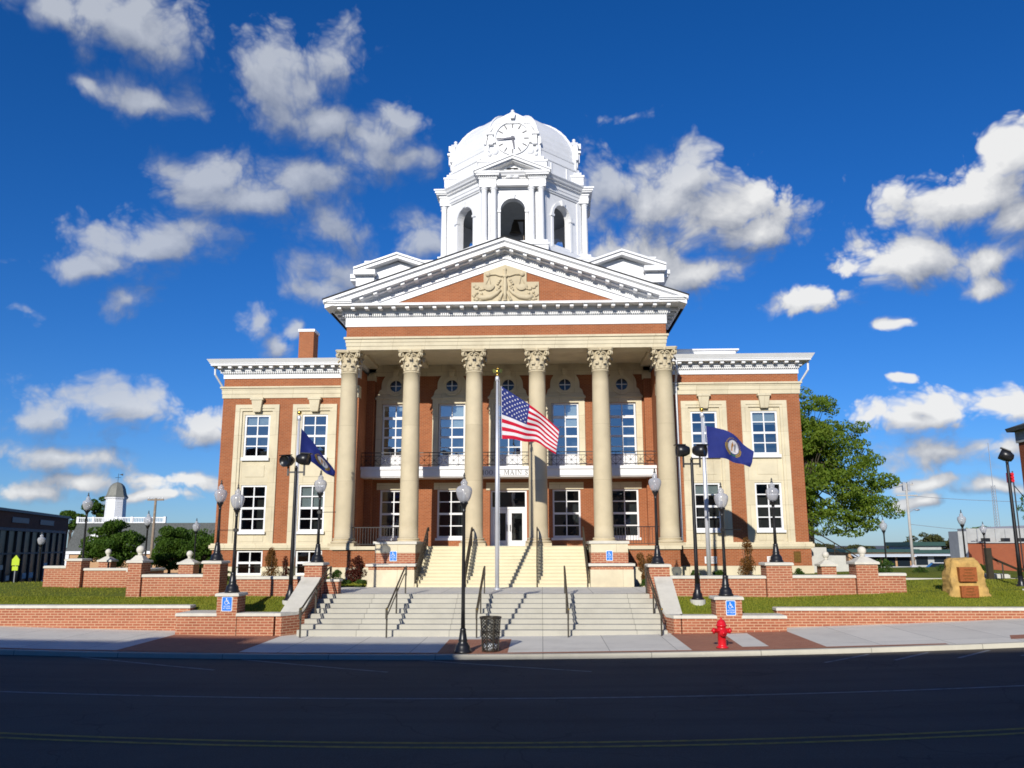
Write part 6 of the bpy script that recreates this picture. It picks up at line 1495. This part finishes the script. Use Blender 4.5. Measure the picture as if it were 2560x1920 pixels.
for nm, lab, boxes, roof in (('shop_building','low grey shop building with green roof far right behind the tent',[(49,60,120,130,-.3,1.9)],[(48.6,60.4,119.4,130,1.9,2.35)]),('shop_building','taller green-roofed shop block rising above the low shops',[(53.4,57.6,124,132,1.5,2.9)],[(53,58,123.5,132.5,2.9,3.45)]),('shop_building','grey and brick shop building left of the concrete utility pole',[(40,48.5,112,124,-.3,2.1)],[(39.5,49,111.5,124,2.1,2.5)])):
    b = boxes[0]; t = thing(nm, lab, 'building', ((b[0]+b[1])/2, b[2], 0), 'green roofed shops')
    m = MB(); m.box(*b); m.build('wall', M['grey'] if b[0] > 45 else M['tan'], t); m = MB(); r = roof[0]; m.box(*r); m.build('roof', M['green'], t)
    if b[4] < 0:
        for k in range(4): m = MB(); xa = b[0]+.6+k*(b[1]-b[0]-1)/4; m.box(xa, xa+1.6, b[2]-.06, b[2]-.001, .3, 1.5); m.build('window', M['rp'], t)
        m = MB(); m.hexa([(b[0]+.3,b[2]-1.3,1.55),(b[1]-.3,b[2]-1.3,1.55),(b[1]-.3,b[2],1.75),(b[0]+.3,b[2],1.75)],[(b[0]+.3,b[2]-1.3,1.6),(b[1]-.3,b[2]-1.3,1.6),(b[1]-.3,b[2],1.9),(b[0]+.3,b[2],1.9)]); m.build('awning', M['signw'], t)
t = thing('white_tent', 'small white canopy tent before the far shops', 'tent', (32.3, 75, 0))
m = MB(); a = [(31.7,74.5,.85),(33.1,74.5,.85),(33.1,76,.85),(31.7,76,.85)]
for i in range(4): m.face([a[i], a[(i+1) % 4], (32.4,75.25,1.4)])
for i in range(4): p, q = a[i], a[(i+1) % 4]; m.face([p, q, (q[0],q[1],.68), (p[0],p[1],.68)])
m.build('canopy', M['fwhite'], t)
m = MB()
for p in a: m.tube([(p[0],p[1],-.3),p], .025, 5)
m.build('legs', M['steel'], t)
m = MB(); m.box(31, 44, 84, 84.1, -.3, 1.0); tag(m.build('board_fence', M['grey']), 'plain grey board fence in front of the far shops', 'fence')
t = thing('ramp_railing', 'dark steel ramp railing with heavy post right of the boulder', 'railing', (19, 36, 1.4))
m = MB(); m.box(18.5, 18.72, 35.9, 36.1, 1.2, 2.95); m.build('post', M['rail'], t); m = MB(); m.tube([(19.75,36,1.2),(19.75,36,2.12)], .035, 8); m.build('post', M['rail'], t); m = MB(); m.tube([(19.15,36,1.2),(19.15,36,2.3)], .03, 8); m.build('post', M['rail'], t)
m = MB(); m.tube([(18.6,36,2.62),(18.9,36,2.46),(19.75,36,2.08),(21.5,36,2.05)], .05, 8); m.tube([(18.6,36,1.55),(18.9,36,1.42),(19.3,36,1.4)], .03, 6); m.build('rail', M['rail'], t)
for i, (x0, x1, y0_, y1_, z) in enumerate(((18.98,19.58,36.3,37.4,1.84),(19.62,21.5,36.6,37.6,1.55))):
    m = MB(); m.box(x0, x1, y0_, y1_, 1.1, z); m.box(x0+.05, x1-.05, y0_+.02, y1_-.02, z, z+.03); tag(m.build('concrete_block', M['conc']), ('upright pale concrete block by the ramp railing', 'long low concrete block at the right end of the ramp')[i], 'concrete block', 'ramp concrete blocks')
for i, (p, q, lab) in enumerate((((38.75,90,8.2),(75,84,8.9),'pale overhead wire running right from the concrete utility pole, upper'),((38.75,90,5.2),(75,86,5.0),'overhead wire running right from the concrete utility pole, lower'),((38.75,90,9.3),(20,100,9.0),'overhead wire running left from the concrete pole behind the tree'))):
    m = MB(); m.tube([(p[0]+(q[0]-p[0])*k/12, p[1]+(q[1]-p[1])*k/12, p[2]+(q[2]-p[2])*k/12 - 1.2*(1-(k/6-1)**2)) for k in range(13)], .022, 4); tag(m.build('overhead_wire', M['steel']), lab, 'wire', 'overhead wires')
# ------------------------------------------------------------------ the row of shops across the street (behind the viewer): it shades the road and shows in the windows
for lab, x0, x1, zt_, mat in (('three-storey brick shop row across the street, western end',-62,-21,13.85,'dbrick'),('brick shop with raised stepped parapet across the street',-20.9,-17.6,14.35,'tan'),('plain brick shop across the street opposite the left steps',-17.5,-10.3,13.85,'rbrick'),('long lower brick shop row across the street opposite the courthouse',-10.2,64,12.68,'tan')):
    t = thing('shop_row', lab, 'building', ((x0+x1)/2, -8, 0), 'shops across the street')
    m = MB(); m.box(x0, x1, -22, -6.5, -.3, zt_-.3); m.build('wall', M[mat], t)
    m = MB(); m.box(x0-.02 if x0 < -50 else x0, x1, -22, -6.4, zt_-.299, zt_); m.build('parapet', M['grey'], t)
    k = 0; x = x0 + .9
    while x + 1.2 < x1 and k < 40:
        for z in (4.6, 8.2):
            m = MB(); m.box(x, x+1.2, -6.499, -6.44, z, z+2); m.build('window', M['rp'], t)
        x += 3.0; k += 1
    m = MB(); m.box(x0+.3, x1-.3, -6.499, -6.42, .5, 3.4); m.build('shop_front', M['rp'], t)
mb = MB(); mb.box(-62, 64, -6.4, 1.5, -.4, .14); struct(mb.build('sidewalk', M['walk']))
